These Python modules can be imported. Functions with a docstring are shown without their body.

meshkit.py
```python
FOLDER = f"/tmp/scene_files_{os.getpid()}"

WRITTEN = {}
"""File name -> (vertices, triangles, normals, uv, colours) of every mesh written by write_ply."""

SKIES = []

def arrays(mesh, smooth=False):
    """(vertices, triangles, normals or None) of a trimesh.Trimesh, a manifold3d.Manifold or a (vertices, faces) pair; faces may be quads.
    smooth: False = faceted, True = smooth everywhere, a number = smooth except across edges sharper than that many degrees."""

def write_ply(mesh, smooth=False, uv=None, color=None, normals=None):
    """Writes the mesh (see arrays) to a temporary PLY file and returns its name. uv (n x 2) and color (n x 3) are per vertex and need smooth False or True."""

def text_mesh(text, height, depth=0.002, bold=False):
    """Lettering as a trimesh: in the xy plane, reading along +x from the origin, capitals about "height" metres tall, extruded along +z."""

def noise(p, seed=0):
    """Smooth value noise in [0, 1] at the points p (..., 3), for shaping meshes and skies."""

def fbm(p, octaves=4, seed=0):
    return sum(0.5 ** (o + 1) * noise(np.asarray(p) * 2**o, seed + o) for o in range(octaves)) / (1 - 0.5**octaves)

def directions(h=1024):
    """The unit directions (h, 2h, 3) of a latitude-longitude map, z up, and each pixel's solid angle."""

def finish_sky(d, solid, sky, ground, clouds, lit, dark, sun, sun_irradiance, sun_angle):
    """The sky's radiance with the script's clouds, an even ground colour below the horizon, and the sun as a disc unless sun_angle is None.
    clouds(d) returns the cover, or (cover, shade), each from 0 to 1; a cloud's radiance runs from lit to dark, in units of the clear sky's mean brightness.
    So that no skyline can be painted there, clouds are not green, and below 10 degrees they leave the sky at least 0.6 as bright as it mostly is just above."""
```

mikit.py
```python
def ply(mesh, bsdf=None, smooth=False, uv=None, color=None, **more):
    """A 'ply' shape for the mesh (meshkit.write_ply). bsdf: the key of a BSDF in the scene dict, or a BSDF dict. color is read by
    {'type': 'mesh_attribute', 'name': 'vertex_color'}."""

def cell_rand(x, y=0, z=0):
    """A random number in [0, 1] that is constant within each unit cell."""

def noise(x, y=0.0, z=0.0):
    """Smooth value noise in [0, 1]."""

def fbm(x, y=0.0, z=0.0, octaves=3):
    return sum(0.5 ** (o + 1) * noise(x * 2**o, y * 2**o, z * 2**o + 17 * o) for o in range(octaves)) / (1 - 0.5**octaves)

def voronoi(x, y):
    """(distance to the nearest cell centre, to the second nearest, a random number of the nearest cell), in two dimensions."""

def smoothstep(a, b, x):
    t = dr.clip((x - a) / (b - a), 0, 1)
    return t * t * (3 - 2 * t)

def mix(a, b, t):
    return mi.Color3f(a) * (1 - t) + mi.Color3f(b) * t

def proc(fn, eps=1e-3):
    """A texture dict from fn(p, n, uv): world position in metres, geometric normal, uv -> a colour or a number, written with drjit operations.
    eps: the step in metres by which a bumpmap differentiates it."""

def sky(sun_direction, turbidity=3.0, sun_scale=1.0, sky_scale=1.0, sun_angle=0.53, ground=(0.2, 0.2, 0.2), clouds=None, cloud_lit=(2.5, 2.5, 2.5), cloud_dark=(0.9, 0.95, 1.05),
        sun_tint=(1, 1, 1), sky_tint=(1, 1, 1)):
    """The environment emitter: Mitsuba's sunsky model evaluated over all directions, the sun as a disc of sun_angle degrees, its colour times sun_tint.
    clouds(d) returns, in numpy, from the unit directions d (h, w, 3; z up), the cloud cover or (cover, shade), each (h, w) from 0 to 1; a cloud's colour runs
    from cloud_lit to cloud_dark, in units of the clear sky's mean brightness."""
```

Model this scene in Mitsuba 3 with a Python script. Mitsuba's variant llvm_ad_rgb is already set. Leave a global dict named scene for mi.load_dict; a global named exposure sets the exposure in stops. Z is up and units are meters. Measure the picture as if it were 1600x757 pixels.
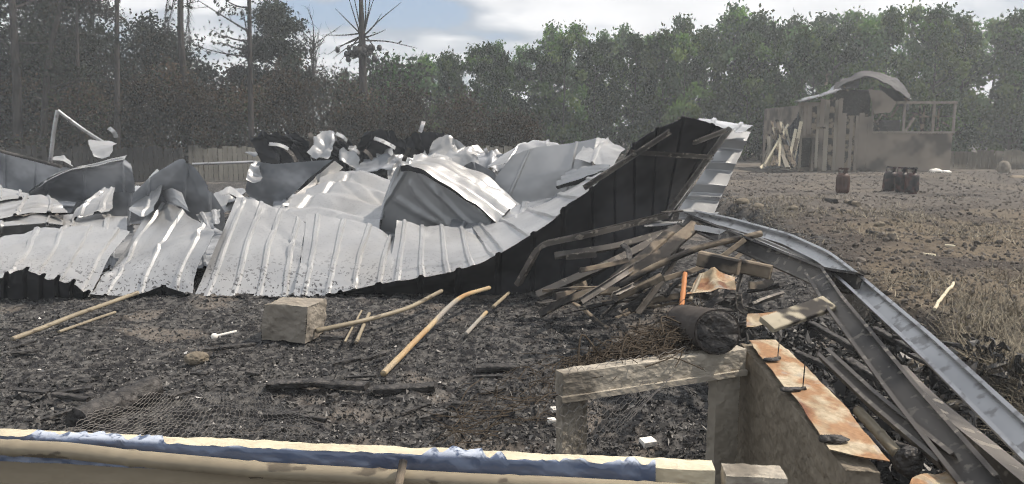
import math, random
import numpy as np, trimesh, mitsuba as mi, drjit as dr
import mikit, meshkit
from scipy.ndimage import gaussian_filter
from mikit import proc, noise, fbm, voronoi, smoothstep, mix, cell_rand

scene, labels = {}, {}
T = mi.ScalarTransform4f
rng = np.random.default_rng(7)

# ------------------------------------------------------------------ camera, sky, haze, exposure
HC, FPX, PITCH = 1.7, 1200.0, math.radians(8.0)
scene['camera'] = {'type': 'perspective', 'fov': 2 * math.degrees(math.atan(800 / FPX)), 'fov_axis': 'x', 'near_clip': 0.05, 'far_clip': 2000.0,
                   'to_world': T().look_at(origin=[0, 0, HC], target=[0, math.cos(PITCH), HC - math.sin(PITCH)], up=[0, 0, 1]),
                   'medium': {'type': 'ref', 'id': 'haze_air'}}
SUN = np.array([0.565, 0.10, 0.82])


def sky_clouds(d):
    e = np.maximum(d[..., 2], 0.02)
    p = np.stack([d[..., 0] / (e + .25) * 2.6, d[..., 1] / (e + .25) * 4.2, e * 9.0], -1)
    n = meshkit.fbm(p + 3.7, 5, 11)
    cover = np.clip((n - 0.33) * 4.5, 0, 1)
    shade = np.clip((meshkit.fbm(p * 1.6 + 9.0, 4, 5) - 0.42) * 2.4, 0, 1) * 0.55
    return cover, shade


scene['sky'] = mikit.sky(SUN, turbidity=4, sun_scale=1.5, clouds=sky_clouds, cloud_lit=(4.3, 4.3, 4.35), cloud_dark=(2.7, 2.8, 2.95), sun_tint=(.92, .98, 1.10), sky_tint=(1.14, 1.02, .90))
scene['haze_air'] = {'type': 'homogeneous', 'albedo': {'type': 'rgb', 'value': [0.86, 0.925, 0.97]}, 'sigma_t': 0.0036, 'phase': {'type': 'hg', 'g': 0.3}}
exposure = 1.25

# ------------------------------------------------------------------ helpers
CP, SP = math.cos(PITCH), math.sin(PITCH)


def ray(px, py):
    a, v = (px - 800) / FPX, (py - 378.5) / FPX
    return np.array([a, CP - v * SP, -SP - v * CP])


def at(px, py, Y):
    r = ray(px, py)
    return np.array([0, 0, HC]) + r * (Y / r[1])


def gd(px, py, z=0.0):
    r = ray(px, py)
    return np.array([0, 0, HC]) + r * ((z - HC) / r[2])


def key_for(name):
    k, i = name, 0
    while k in scene or k in labels or any(s.startswith(k + '__') for s in (scene if i == 0 else ())):
        i += 1
        k = f'{name}_{i:03d}'
    return k


COUNT = {}


def numbered(name):
    n = COUNT.get(name, 0)
    COUNT[name] = n + 1
    return name if n == 0 else f'{name}_{n:03d}'


def thing(name, label, cat, group=None, kind=None):
    k = numbered(name)
    labels[k] = {'label': label, 'category': cat}
    if group: labels[k]['group'] = group
    if kind: labels[k]['kind'] = kind
    return k


def put(key, mesh, bsdf, smooth=False, **kw):
    scene[key] = mikit.ply(mesh, bsdf, smooth=smooth, **kw)
    return key


def part(parent, name, mesh, bsdf, smooth=False, **kw):
    return put(numbered(parent + '__' + name), mesh, bsdf, smooth, **kw)


def one(name, label, cat, mesh, bsdf, smooth=False, group=None, kind=None, **kw):
    return put(thing(name, label, cat, group, kind), mesh, bsdf, smooth, **kw)


def unit(v):
    v = np.asarray(v, float)
    return v / max(np.linalg.norm(v), 1e-12)


def resample(path, step):
    path = np.asarray(path, float)
    L = np.r_[0, np.cumsum(np.linalg.norm(np.diff(path, axis=0), axis=1))]
    n = max(2, int(math.ceil(L[-1] / step)) + 1)
    t = np.linspace(0, L[-1], n)
    return np.stack([np.interp(t, L, path[:, k]) for k in range(3)], 1)


def curve(path, step=0.05, s=2.0):
    p = resample(path, step)
    if len(p) > 4 and len(path) > 2:
        q = gaussian_filter(p, (s, 0), mode='nearest')
        w = np.minimum(np.arange(len(p)), np.arange(len(p))[::-1]) / (2.0 * s)
        w = np.clip(w, 0, 1)[:, None]
        p = p * (1 - w) + q * w
    return p


def frames(path, ref=None):
    t = np.gradient(path, axis=0)
    t /= np.linalg.norm(t, axis=1, keepdims=True)
    if ref is None:
        ref = [0, 0, 1.0] if abs(t[:, 2]).mean() < .8 else [1.0, 0, 0]
    a = np.asarray(ref, float) - t * (t @ np.asarray(ref, float))[:, None]
    a /= np.linalg.norm(a, axis=1, keepdims=True)
    return t, a, np.cross(t, a)


def tube(path, r, sides=8, cap=True):
    path = np.asarray(path, float)
    r = np.broadcast_to(np.asarray(r, float), (len(path),))
    _, a, b = frames(path)
    th = np.arange(sides) * 2 * math.pi / sides
    ring = a[:, None] * np.cos(th)[None, :, None] + b[:, None] * np.sin(th)[None, :, None]
    v = (path[:, None] + ring * r[:, None, None]).reshape(-1, 3)
    n = len(path)
    i, j = np.meshgrid(np.arange(n - 1), np.arange(sides), indexing='ij')
    q = np.stack([i * sides + j, i * sides + (j + 1) % sides, (i + 1) * sides + (j + 1) % sides, (i + 1) * sides + j], -1).reshape(-1, 4)
    f = np.vstack([q[:, [0, 1, 2]], q[:, [0, 2, 3]]])
    if cap:
        v = np.vstack([v, path[:1], path[-1:]])
        k = np.arange(sides)
        f = np.vstack([f, np.stack([(k + 1) % sides, k, k * 0 + n * sides], 1), np.stack([(n - 1) * sides + k, (n - 1) * sides + (k + 1) % sides, k * 0 + n * sides + 1], 1)])
    return trimesh.Trimesh(v, f, process=False)


def sweep(path, outer, inner, ref):
    """A thin open profile (outer and inner polylines in the a, b plane) swept along path."""
    path = np.asarray(path, float)
    _, a, b = frames(path, ref)
    prof = np.vstack([outer, inner[::-1]])
    m, n = len(prof), len(path)
    v = (path[:, None] + a[:, None] * prof[None, :, :1] + b[:, None] * prof[None, :, 1:]).reshape(-1, 3)
    i, j = np.meshgrid(np.arange(n - 1), np.arange(m), indexing='ij')
    q = np.stack([i * m + j, i * m + (j + 1) % m, (i + 1) * m + (j + 1) % m, (i + 1) * m + j], -1).reshape(-1, 4)
    k = np.arange(len(outer) - 1)
    c0 = np.stack([k, m - 1 - k, m - 2 - k, k + 1], 1)
    q = np.vstack([q, c0, c0[:, ::-1] + (n - 1) * m])
    return trimesh.Trimesh(v, np.vstack([q[:, [0, 1, 2]], q[:, [0, 2, 3]]]), process=False)


def channel(path, w=.1, d=.045, t=.003, lip=.015, ref=(0, 0, 1)):
    """Cold-formed C purlin: web along b, open towards +a."""
    h = w / 2
    o = np.array([[d, -h + lip], [d, -h], [0, -h], [0, h], [d, h], [d, h - lip]])
    i = np.array([[d - t, -h + lip], [d - t, -h + t], [t, -h + t], [t, h - t], [d - t, h - t], [d - t, h - lip]])
    return sweep(path, o, i, ref)


def bar(path, w, h, ref=(0, 0, 1), cham=.15):
    """Solid rectangular bar with chamfered edges; h along ref."""
    c = min(w, h) * cham
    H, W = h / 2, w / 2
    o = np.array([[H - c, -W], [H, -W + c], [H, W - c], [H - c, W]])
    i = np.array([[-H + c, -W], [-H, -W + c], [-H, W - c], [-H + c, W]])
    return sweep(path, o, i, ref)


def wobble(path, amp, seed, freq=3.0):
    p = np.asarray(path, float)
    n = np.stack([meshkit.fbm(p * freq + k * 31.7, 3, seed + k) - .5 for k in range(3)], 1)
    return p + n * amp * 2


def roughen(mesh, amp, freq, seed, edge=None):
    m = mesh.copy()
    if edge:
        v, f = trimesh.remesh.subdivide_to_size(m.vertices, m.faces, edge)
        m = trimesh.Trimesh(v, f)
    n = m.vertex_normals
    m.vertices = m.vertices + n * ((meshkit.fbm(m.vertices * freq, 4, seed) - .5) * 2 * amp)[:, None]
    return m


def cat(*ms):
    return trimesh.util.concatenate([m for m in ms])


def box(x0, x1, y0, y1, z0, z1):
    return trimesh.creation.box(bounds=[[x0, y0, z0], [x1, y1, z1]])


def bamboo(path, r, node=.3, seed=0, sides=10):
    p = resample(path, .02)
    p = wobble(p, r * .35, seed, 1.5)
    L = np.r_[0, np.cumsum(np.linalg.norm(np.diff(p, axis=0), axis=1))]
    ph = (L + seed * .07) % node
    dist = np.minimum(ph, node - ph)
    rr = r * (1 + .13 * np.exp(-(dist / .012) ** 2) - .05 * np.exp(-((dist - .03) / .015) ** 2)) * (1 - .08 * L / max(L[-1], .1))
    return tube(p, rr, sides)


def rot_rand(n, r):
    q = r.normal(size=(n, 4))
    q /= np.linalg.norm(q, axis=1, keepdims=True)
    w, x, y, z = q.T
    return np.stack([np.stack([1 - 2 * (y * y + z * z), 2 * (x * y - z * w), 2 * (x * z + y * w)], -1),
                     np.stack([2 * (x * y + z * w), 1 - 2 * (x * x + z * z), 2 * (y * z - x * w)], -1),
                     np.stack([2 * (x * z - y * w), 2 * (y * z + x * w), 1 - 2 * (x * x + y * y)], -1)], 1)


def scatter(base_v, base_f, pos, scale, R, col=None):
    n, m = len(pos), len(base_v)
    v = np.einsum('nij,nmj->nmi', R, base_v[None] * scale[:, None, :]) + pos[:, None]
    f = base_f[None] + (np.arange(n) * m)[:, None, None]
    mesh = trimesh.Trimesh(v.reshape(-1, 3), f.reshape(-1, 3), process=False)
    return (mesh, np.repeat(col, m, axis=0)) if col is not None else mesh


# ------------------------------------------------------------------ materials
VC = {'type': 'mesh_attribute', 'name': 'vertex_color'}


def two(d): return {'type': 'twosided', 'bsdf': d}


def prin(col, rough=.8, metal=0.0, spec=.4, **k):
    if not isinstance(col, dict): col = {'type': 'rgb', 'value': list(col)}
    return two({'type': 'principled', 'base_color': col, 'roughness': rough, 'metallic': metal, 'specular': spec, **k})


def bump(d, fn, scale, eps=.002):
    return two({'type': 'bumpmap', 'texture': proc(fn, eps), 'scale': scale, 'bsdf': d['bsdf']})


def c_zinc(p, n, uv):
    a = fbm(p.x * 3, p.y * 3, p.z * 3, 3)
    s = smoothstep(.58, .66, fbm(p.x * 42 + p.z * 9, p.y * 42, p.z * 37 + p.x * 7, 4))
    d = smoothstep(.45, .75, fbm(p.x * 1.3 + 5, p.y * 1.3, p.z * 1.3, 3))
    low = 1 - smoothstep(.05, .42, p.z)
    c = mix((.31, .32, .335), (.50, .51, .515), a)
    c = mix(c, mi.Color3f(.36, .345, .32), d * .40)
    return mix(c, mi.Color3f(.07, .07, .075), s * (low * .85 + .08))


def c_soot(p, n, uv):
    a = fbm(p.x * 2.5, p.y * 2.5, p.z * 2.5, 4)
    return mix((.020, .022, .026), (.055, .057, .064), smoothstep(.3, .8, a))


def c_shaded_scorched_zinc(p, n, uv):  # darker zinc: shade painted into sheets turned from the sun; also scorched metal
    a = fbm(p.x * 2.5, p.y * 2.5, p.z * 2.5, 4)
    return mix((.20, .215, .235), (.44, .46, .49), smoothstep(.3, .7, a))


def c_zinc_dull_shaded(p, n, uv):  # same zinc darkened: shade put into heap faces; plain dull metal by the house
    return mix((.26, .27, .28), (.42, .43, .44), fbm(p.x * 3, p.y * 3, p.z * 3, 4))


def c_roof(p, n, uv):
    return mix((.045, .045, .048), (.13, .13, .135), fbm(p.x * 2, p.y * 2, p.z * 2, 3))


def c_ground(p, n, uv):
    xb = 2.3 + .23 * (p.y - 3.0)
    wob = (fbm(p.x * 1.2, p.y * 1.2, 0, 3) - .5) * 1.6
    right = smoothstep(-.2, .5, p.x - dr.minimum(xb, 5.0) + wob * .5)
    f1, f2 = fbm(p.x * 2, p.y * 2, 3, 3), fbm(p.x * 22, p.y * 22, p.z * 22, 3)
    char = mix((.018, .018, .020), (.105, .103, .10), smoothstep(.35, .72, f2) * .85)
    char = mix(char, mi.Color3f(.17, .15, .13), smoothstep(.60, .74, f1) * .55)
    dirt = mix((.036, .030, .026), (.118, .100, .083), fbm(p.x * 9, p.y * 9, 1, 4))
    dirt = mix(dirt, mi.Color3f(.17, .14, .10), smoothstep(.48, .62, fbm(p.x * .9 + 7, p.y * .45, 2, 3)) * .55)
    far = smoothstep(11, 17, p.y)
    dirt = mix(dirt, mi.Color3f(.125, .116, .108), far * .6)
    dirt = mix(dirt, mi.Color3f(.055, .05, .048), smoothstep(.55, .72, fbm(p.x * .6, p.y * .9 + 3, 5, 3)) * .7)
    return mix(char, dirt, right)


def c_concrete(p, n, uv):
    a = fbm(p.x * 6, p.y * 6, p.z * 6, 4)
    b = fbm(p.x * 40, p.y * 40, p.z * 40, 2)
    s = smoothstep(.55, .75, fbm(p.x * 5 + 9, p.y * 5, p.z * 2, 3))
    return mix(mix((.17, .15, .125), (.31, .285, .245), a * .7 + b * .3), mi.Color3f(.08, .07, .06), s * .6)


def c_paleconc(p, n, uv):
    a = fbm(p.x * 6, p.y * 6, p.z * 6, 4)
    b = fbm(p.x * 40, p.y * 40, p.z * 40, 2)
    c = mix((.27, .245, .205), (.46, .425, .36), a * .6 + b * .4)
    return mix(c, mi.Color3f(.07, .06, .05), smoothstep(.52, .72, fbm(p.x * 7 + 9, p.y * 7, p.z * 3, 4)) * .65)


def c_mud(p, n, uv):
    a = fbm(p.x * 5, p.y * 5, p.z * 5, 4)
    b = fbm(p.x * 45, p.y * 45, p.z * 45, 2)
    return mix((.10, .085, .065), (.27, .235, .185), a * .6 + b * .4)


def c_rust(p, n, uv):
    a = fbm(p.x * 13, p.y * 8, p.z * 13, 5)
    b = fbm(p.x * 24 + 3, p.y * 9, p.z * 11, 4)
    d = fbm(p.x * 9 + 30, p.y * 5 + 4, p.z * 9, 4)
    f = fbm(p.x * 90, p.y * 70, p.z * 70, 3)
    c = mix((.30, .235, .155), (.44, .375, .27), smoothstep(.36, .66, b))
    c = mix(c, mi.Color3f(.28, .145, .068), smoothstep(.42, .60, a) * .85)
    c = mix(c, mi.Color3f(.13, .05, .028), smoothstep(.56, .72, d) * .85)
    c = mix(c, mi.Color3f(.27, .265, .26), smoothstep(.64, .76, fbm(p.x * 15, p.y * 12 + 8, 2, 3)) * .5)
    return c * (.72 + .56 * f)


def c_bamboo(p, n, uv):
    a = fbm(p.x * 4, p.y * 4, p.z * 4, 3)
    b = fbm(p.x * 30, p.y * 30, p.z * 30, 2)
    return mix(mix((.17, .145, .105), (.33, .285, .205), a * .65 + b * .35), mi.Color3f(.05, .04, .03), smoothstep(.66, .74, fbm(p.x * 12, p.y * 12, p.z * 25, 3)) * .7)


def c_bamboo_scorched(p, n, uv):
    a = fbm(p.x * 2.2 + 3, p.y * 2.2, p.z * 2.2, 3)
    c = mix((.26, .245, .22), (.40, .31, .18), smoothstep(.40, .55, a))
    return mix(c, mi.Color3f(.30, .15, .06), smoothstep(.52, .62, a) * .6)


def c_wood(p, n, uv):
    a = fbm(p.x * 5, p.y * 5, p.z * 5, 4)
    b = fbm(p.x * 28, p.y * 8, p.z * 28, 3)
    c = mix((.12, .095, .07), (.26, .22, .17), b)
    return mix(c, mi.Color3f(.03, .028, .027), smoothstep(.44, .58, a))


def c_timber(p, n, uv):
    b = fbm(p.x * 9, p.y * 9, p.z * 30, 3)
    return mix((.42, .38, .28), (.68, .62, .48), b)


def c_pale(p, n, uv):
    b = fbm(p.x * 9, p.y * 9, p.z * 30, 3)
    return mix(mix((.30, .27, .20), (.46, .42, .33), b), mi.Color3f(.04, .037, .035), smoothstep(.54, .64, fbm(p.x * 7, p.y * 7 + 2, p.z * 7, 3)))


def c_charwood(p, n, uv):
    v1, v2, r = voronoi(p.x * 28 + p.z * 9, p.y * 28 + p.z * 28)
    c = mix((.012, .011, .011), (.045, .042, .04), r)
    return mix(c, mi.Color3f(.13, .12, .115), smoothstep(.6, .75, fbm(p.x * 14, p.y * 14, p.z * 14, 3)) * .4)


def c_steel(p, n, uv):
    a = fbm(p.x * 4, p.y * 4, p.z * 4, 4)
    b = fbm(p.x * 18, p.y * 18, p.z * 18, 3)
    c = mix((.33, .335, .34), (.60, .605, .61), a)
    return mix(c, mi.Color3f(.14, .13, .125), smoothstep(.56, .70, b) * .6)


def c_steel_burnt(p, n, uv):
    a = fbm(p.x * 3, p.y * 3, p.z * 3, 4)
    b = fbm(p.x * 22, p.y * 22, p.z * 22, 3)
    c = mix((.035, .033, .032), (.12, .11, .10), smoothstep(.35, .65, a))
    return mix(c, mi.Color3f(.30, .275, .235), smoothstep(.60, .70, b) * .5)


def c_tarp(p, n, uv):
    a = fbm(p.x * 3, p.y * 9, p.z * 9, 3)
    c = mix((.025, .04, .085), (.08, .12, .21), a)
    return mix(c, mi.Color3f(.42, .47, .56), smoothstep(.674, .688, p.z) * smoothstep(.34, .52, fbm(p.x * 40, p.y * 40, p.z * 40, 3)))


def c_ply(p, n, uv):
    a = fbm(p.x * 2.5, p.y * 2.5, p.z * 5, 4)
    return mix((.22, .185, .13), (.36, .31, .23), a)


def c_housewall(p, n, uv):
    a = fbm(p.x * 1.2, p.y * 1.2, p.z * 1.2, 4)
    c = mix((.17, .148, .127), (.27, .237, .20), a)
    return mix(c, mi.Color3f(.05, .047, .045), smoothstep(.52, .72, fbm(p.x * .9 + 4, p.y, p.z * .8, 4)) * .75)


def c_bark(p, n, uv):
    a = fbm(p.x * 6, p.y * 6, p.z * 1.5, 3)
    return mix((.020, .018, .017), (.075, .066, .06), a)


def c_fence(p, n, uv):
    a = cell_rand(dr.floor(p.x / .16), 3, 1)
    b = fbm(p.x * 9, 1, p.z * 1.5, 3)
    c = mix((.20, .18, .15), (.38, .35, .29), a * .5 + b * .5)
    c = mix(c, mi.Color3f(.05, .045, .04), smoothstep(.5, .68, fbm(p.x * .5, 2, p.z * .8, 3)) * .7)
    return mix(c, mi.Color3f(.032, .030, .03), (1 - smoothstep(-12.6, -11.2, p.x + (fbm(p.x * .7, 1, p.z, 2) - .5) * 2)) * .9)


def c_cyl(p, n, uv):
    a = fbm(p.x * 7, p.y * 7, p.z * 7, 3)
    return mix((.035, .021, .019), (.085, .046, .037), a)


def c_cyl_dark(p, n, uv):
    a = fbm(p.x * 7, p.y * 7, p.z * 7, 3)
    return mix((.018, .018, .021), (.06, .026, .024), smoothstep(.4, .7, a))


def b_fine(p, n, uv): return fbm(p.x * 30, p.y * 30, p.z * 30, 4)
def b_dent(p, n, uv): return fbm(p.x * 9, p.y * 9, p.z * 9, 3)


M = {
    'zinc': prin(proc(c_zinc), .40, .5, .5),
    'zinc_dull': prin(proc(c_zinc_dull_shaded), .45, .45, .5),
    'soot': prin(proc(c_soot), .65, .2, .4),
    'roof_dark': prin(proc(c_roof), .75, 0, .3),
    'slate': prin(proc(c_shaded_scorched_zinc), .5, .4, .5),
    'dirt_ground': bump(prin(proc(c_ground), .95, 0, .2), b_fine, .03),
    'concrete': bump(prin(proc(c_concrete), .9, 0, .25), b_fine, .012),
    'pale_concrete': bump(prin(proc(c_paleconc), .9, 0, .25), b_fine, .012),
    'mud_concrete': bump(prin(proc(c_mud), .95, 0, .2), b_fine, .03),
    'rust': bump(prin(proc(c_rust), .75, .15, .4), b_fine, .006),
    'bamboo': prin(proc(c_bamboo), .5, 0, .4),
    'bamboo_scorched': prin(proc(c_bamboo_scorched), .6, 0, .4),
    'bamboo_red': prin((.42, .17, .06), .6, 0, .4),
    'wood': bump(prin(proc(c_wood), .85, 0, .3), b_fine, .008),
    'timber': bump(prin(proc(c_timber), .8, 0, .3), b_fine, .006),
    'wood_pale': bump(prin(proc(c_pale), .8, 0, .3), b_fine, .006),
    'charwood': bump(prin(proc(c_charwood), .6, 0, .5), b_fine, .03),
    'steel': prin(proc(c_steel), .32, .8, .5),
    'steel_burnt': prin(proc(c_steel_burnt), .55, .35, .5),
    'tarp': prin(proc(c_tarp), .27, 0, 1.0),
    'ply': prin(proc(c_ply), .75, 0, .3),
    'house_wall': prin(proc(c_housewall), .9, 0, .25),
    'bark': prin(proc(c_bark), .9, 0, .2),
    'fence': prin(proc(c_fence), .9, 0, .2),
    'cylinder_red': prin(proc(c_cyl), .55, .1, .4),
    'cylinder_dark': prin(proc(c_cyl_dark), .5, .1, .4),
    'debris': prin(VC, .8, 0, .35),
    'flake': prin(VC, .5, .1, .5),
    'white': prin((.75, .73, .68), .7, 0, .4),
    'wire': prin((.20, .19, .18), .5, .5, .5),
    'twig': prin((.062, .050, .038), .9, 0, .2),
    'leaf': {'type': 'principledthin', 'base_color': VC, 'roughness': .8, 'diff_trans': 1.0, 'spec_trans': 0.0},
    'green_leaf': {'type': 'principledthin', 'base_color': VC, 'roughness': .8, 'diff_trans': 1.0, 'spec_trans': 0.0},
}
for k, v in M.items():
    scene['mat_' + k] = v
    M[k] = 'mat_' + k

# ------------------------------------------------------------------ ground
BANK_Y = [0, 3.0, 3.9, 5.8, 8, 11, 14, 17, 22, 30]
BANK_X = [2.2, 2.25, 2.5, 3.05, 3.3, 3.7, 4.3, 4.2, 3.5, 2.5]


def hgt(x, y):
    x, y = np.asarray(x, float), np.asarray(y, float)
    xb = np.interp(y, BANK_Y, BANK_X)
    p = np.stack([x, y, 0 * x], -1)
    near = np.clip((26 - y) / 14, 0.15, 1)
    t = np.clip((x - xb + (meshkit.fbm(p * 1.7, 3, 4) - .5) * .5 + .05) / .38, 0, 1)
    z = .30 * t * t * (3 - 2 * t)
    z = z + (meshkit.fbm(p * .8, 3, 1) - .5) * .14 * near + (meshkit.fbm(p * 4.5, 3, 2) - .5) * .07 * near
    z = z + (meshkit.fbm(p * 17, 3, 3) - .5) * .05 * np.clip((14 - y) / 6, 0, 1)
    # the trench beside the near fence and the loose bank edge
    d = np.exp(-(((x + 2.35 - (y - 4.2) * 1.0) / .10) ** 2)) * np.clip((y - 3.6) / .3, 0, 1) * np.clip((5.0 - y) / .3, 0, 1)
    return z - .12 * d


def axis(dense0, dense1, step, lo, hi, grow):
    a = list(np.arange(dense0, dense1, step))
    s, x = step, dense0
    while x > lo:
        s *= grow; x -= s; a.insert(0, x)
    s, x = step, a[-1]
    while x < hi:
        s *= grow; x += s; a.append(x)
    return np.array(a)


gx, gy = axis(-6, 7, .032, -160, 160, 1.09), axis(2.6, 9.2, .032, -12, 160, 1.06)
X, Y = np.meshgrid(gx, gy)
Z = hgt(X, Y)
n_, m_ = X.shape
i, j = np.meshgrid(np.arange(n_ - 1), np.arange(m_ - 1), indexing='ij')
q = np.stack([i * m_ + j, i * m_ + j + 1, (i + 1) * m_ + j + 1, (i + 1) * m_ + j], -1).reshape(-1, 4)
put('ground', (np.stack([X, Y, Z], -1).reshape(-1, 3), q), M['dirt_ground'], True)
labels['ground'] = {'label': 'burnt black ground rising to bare brown dirt on one side', 'category': 'ground', 'kind': 'structure'}

# ------------------------------------------------------------------ roofing sheets


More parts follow.
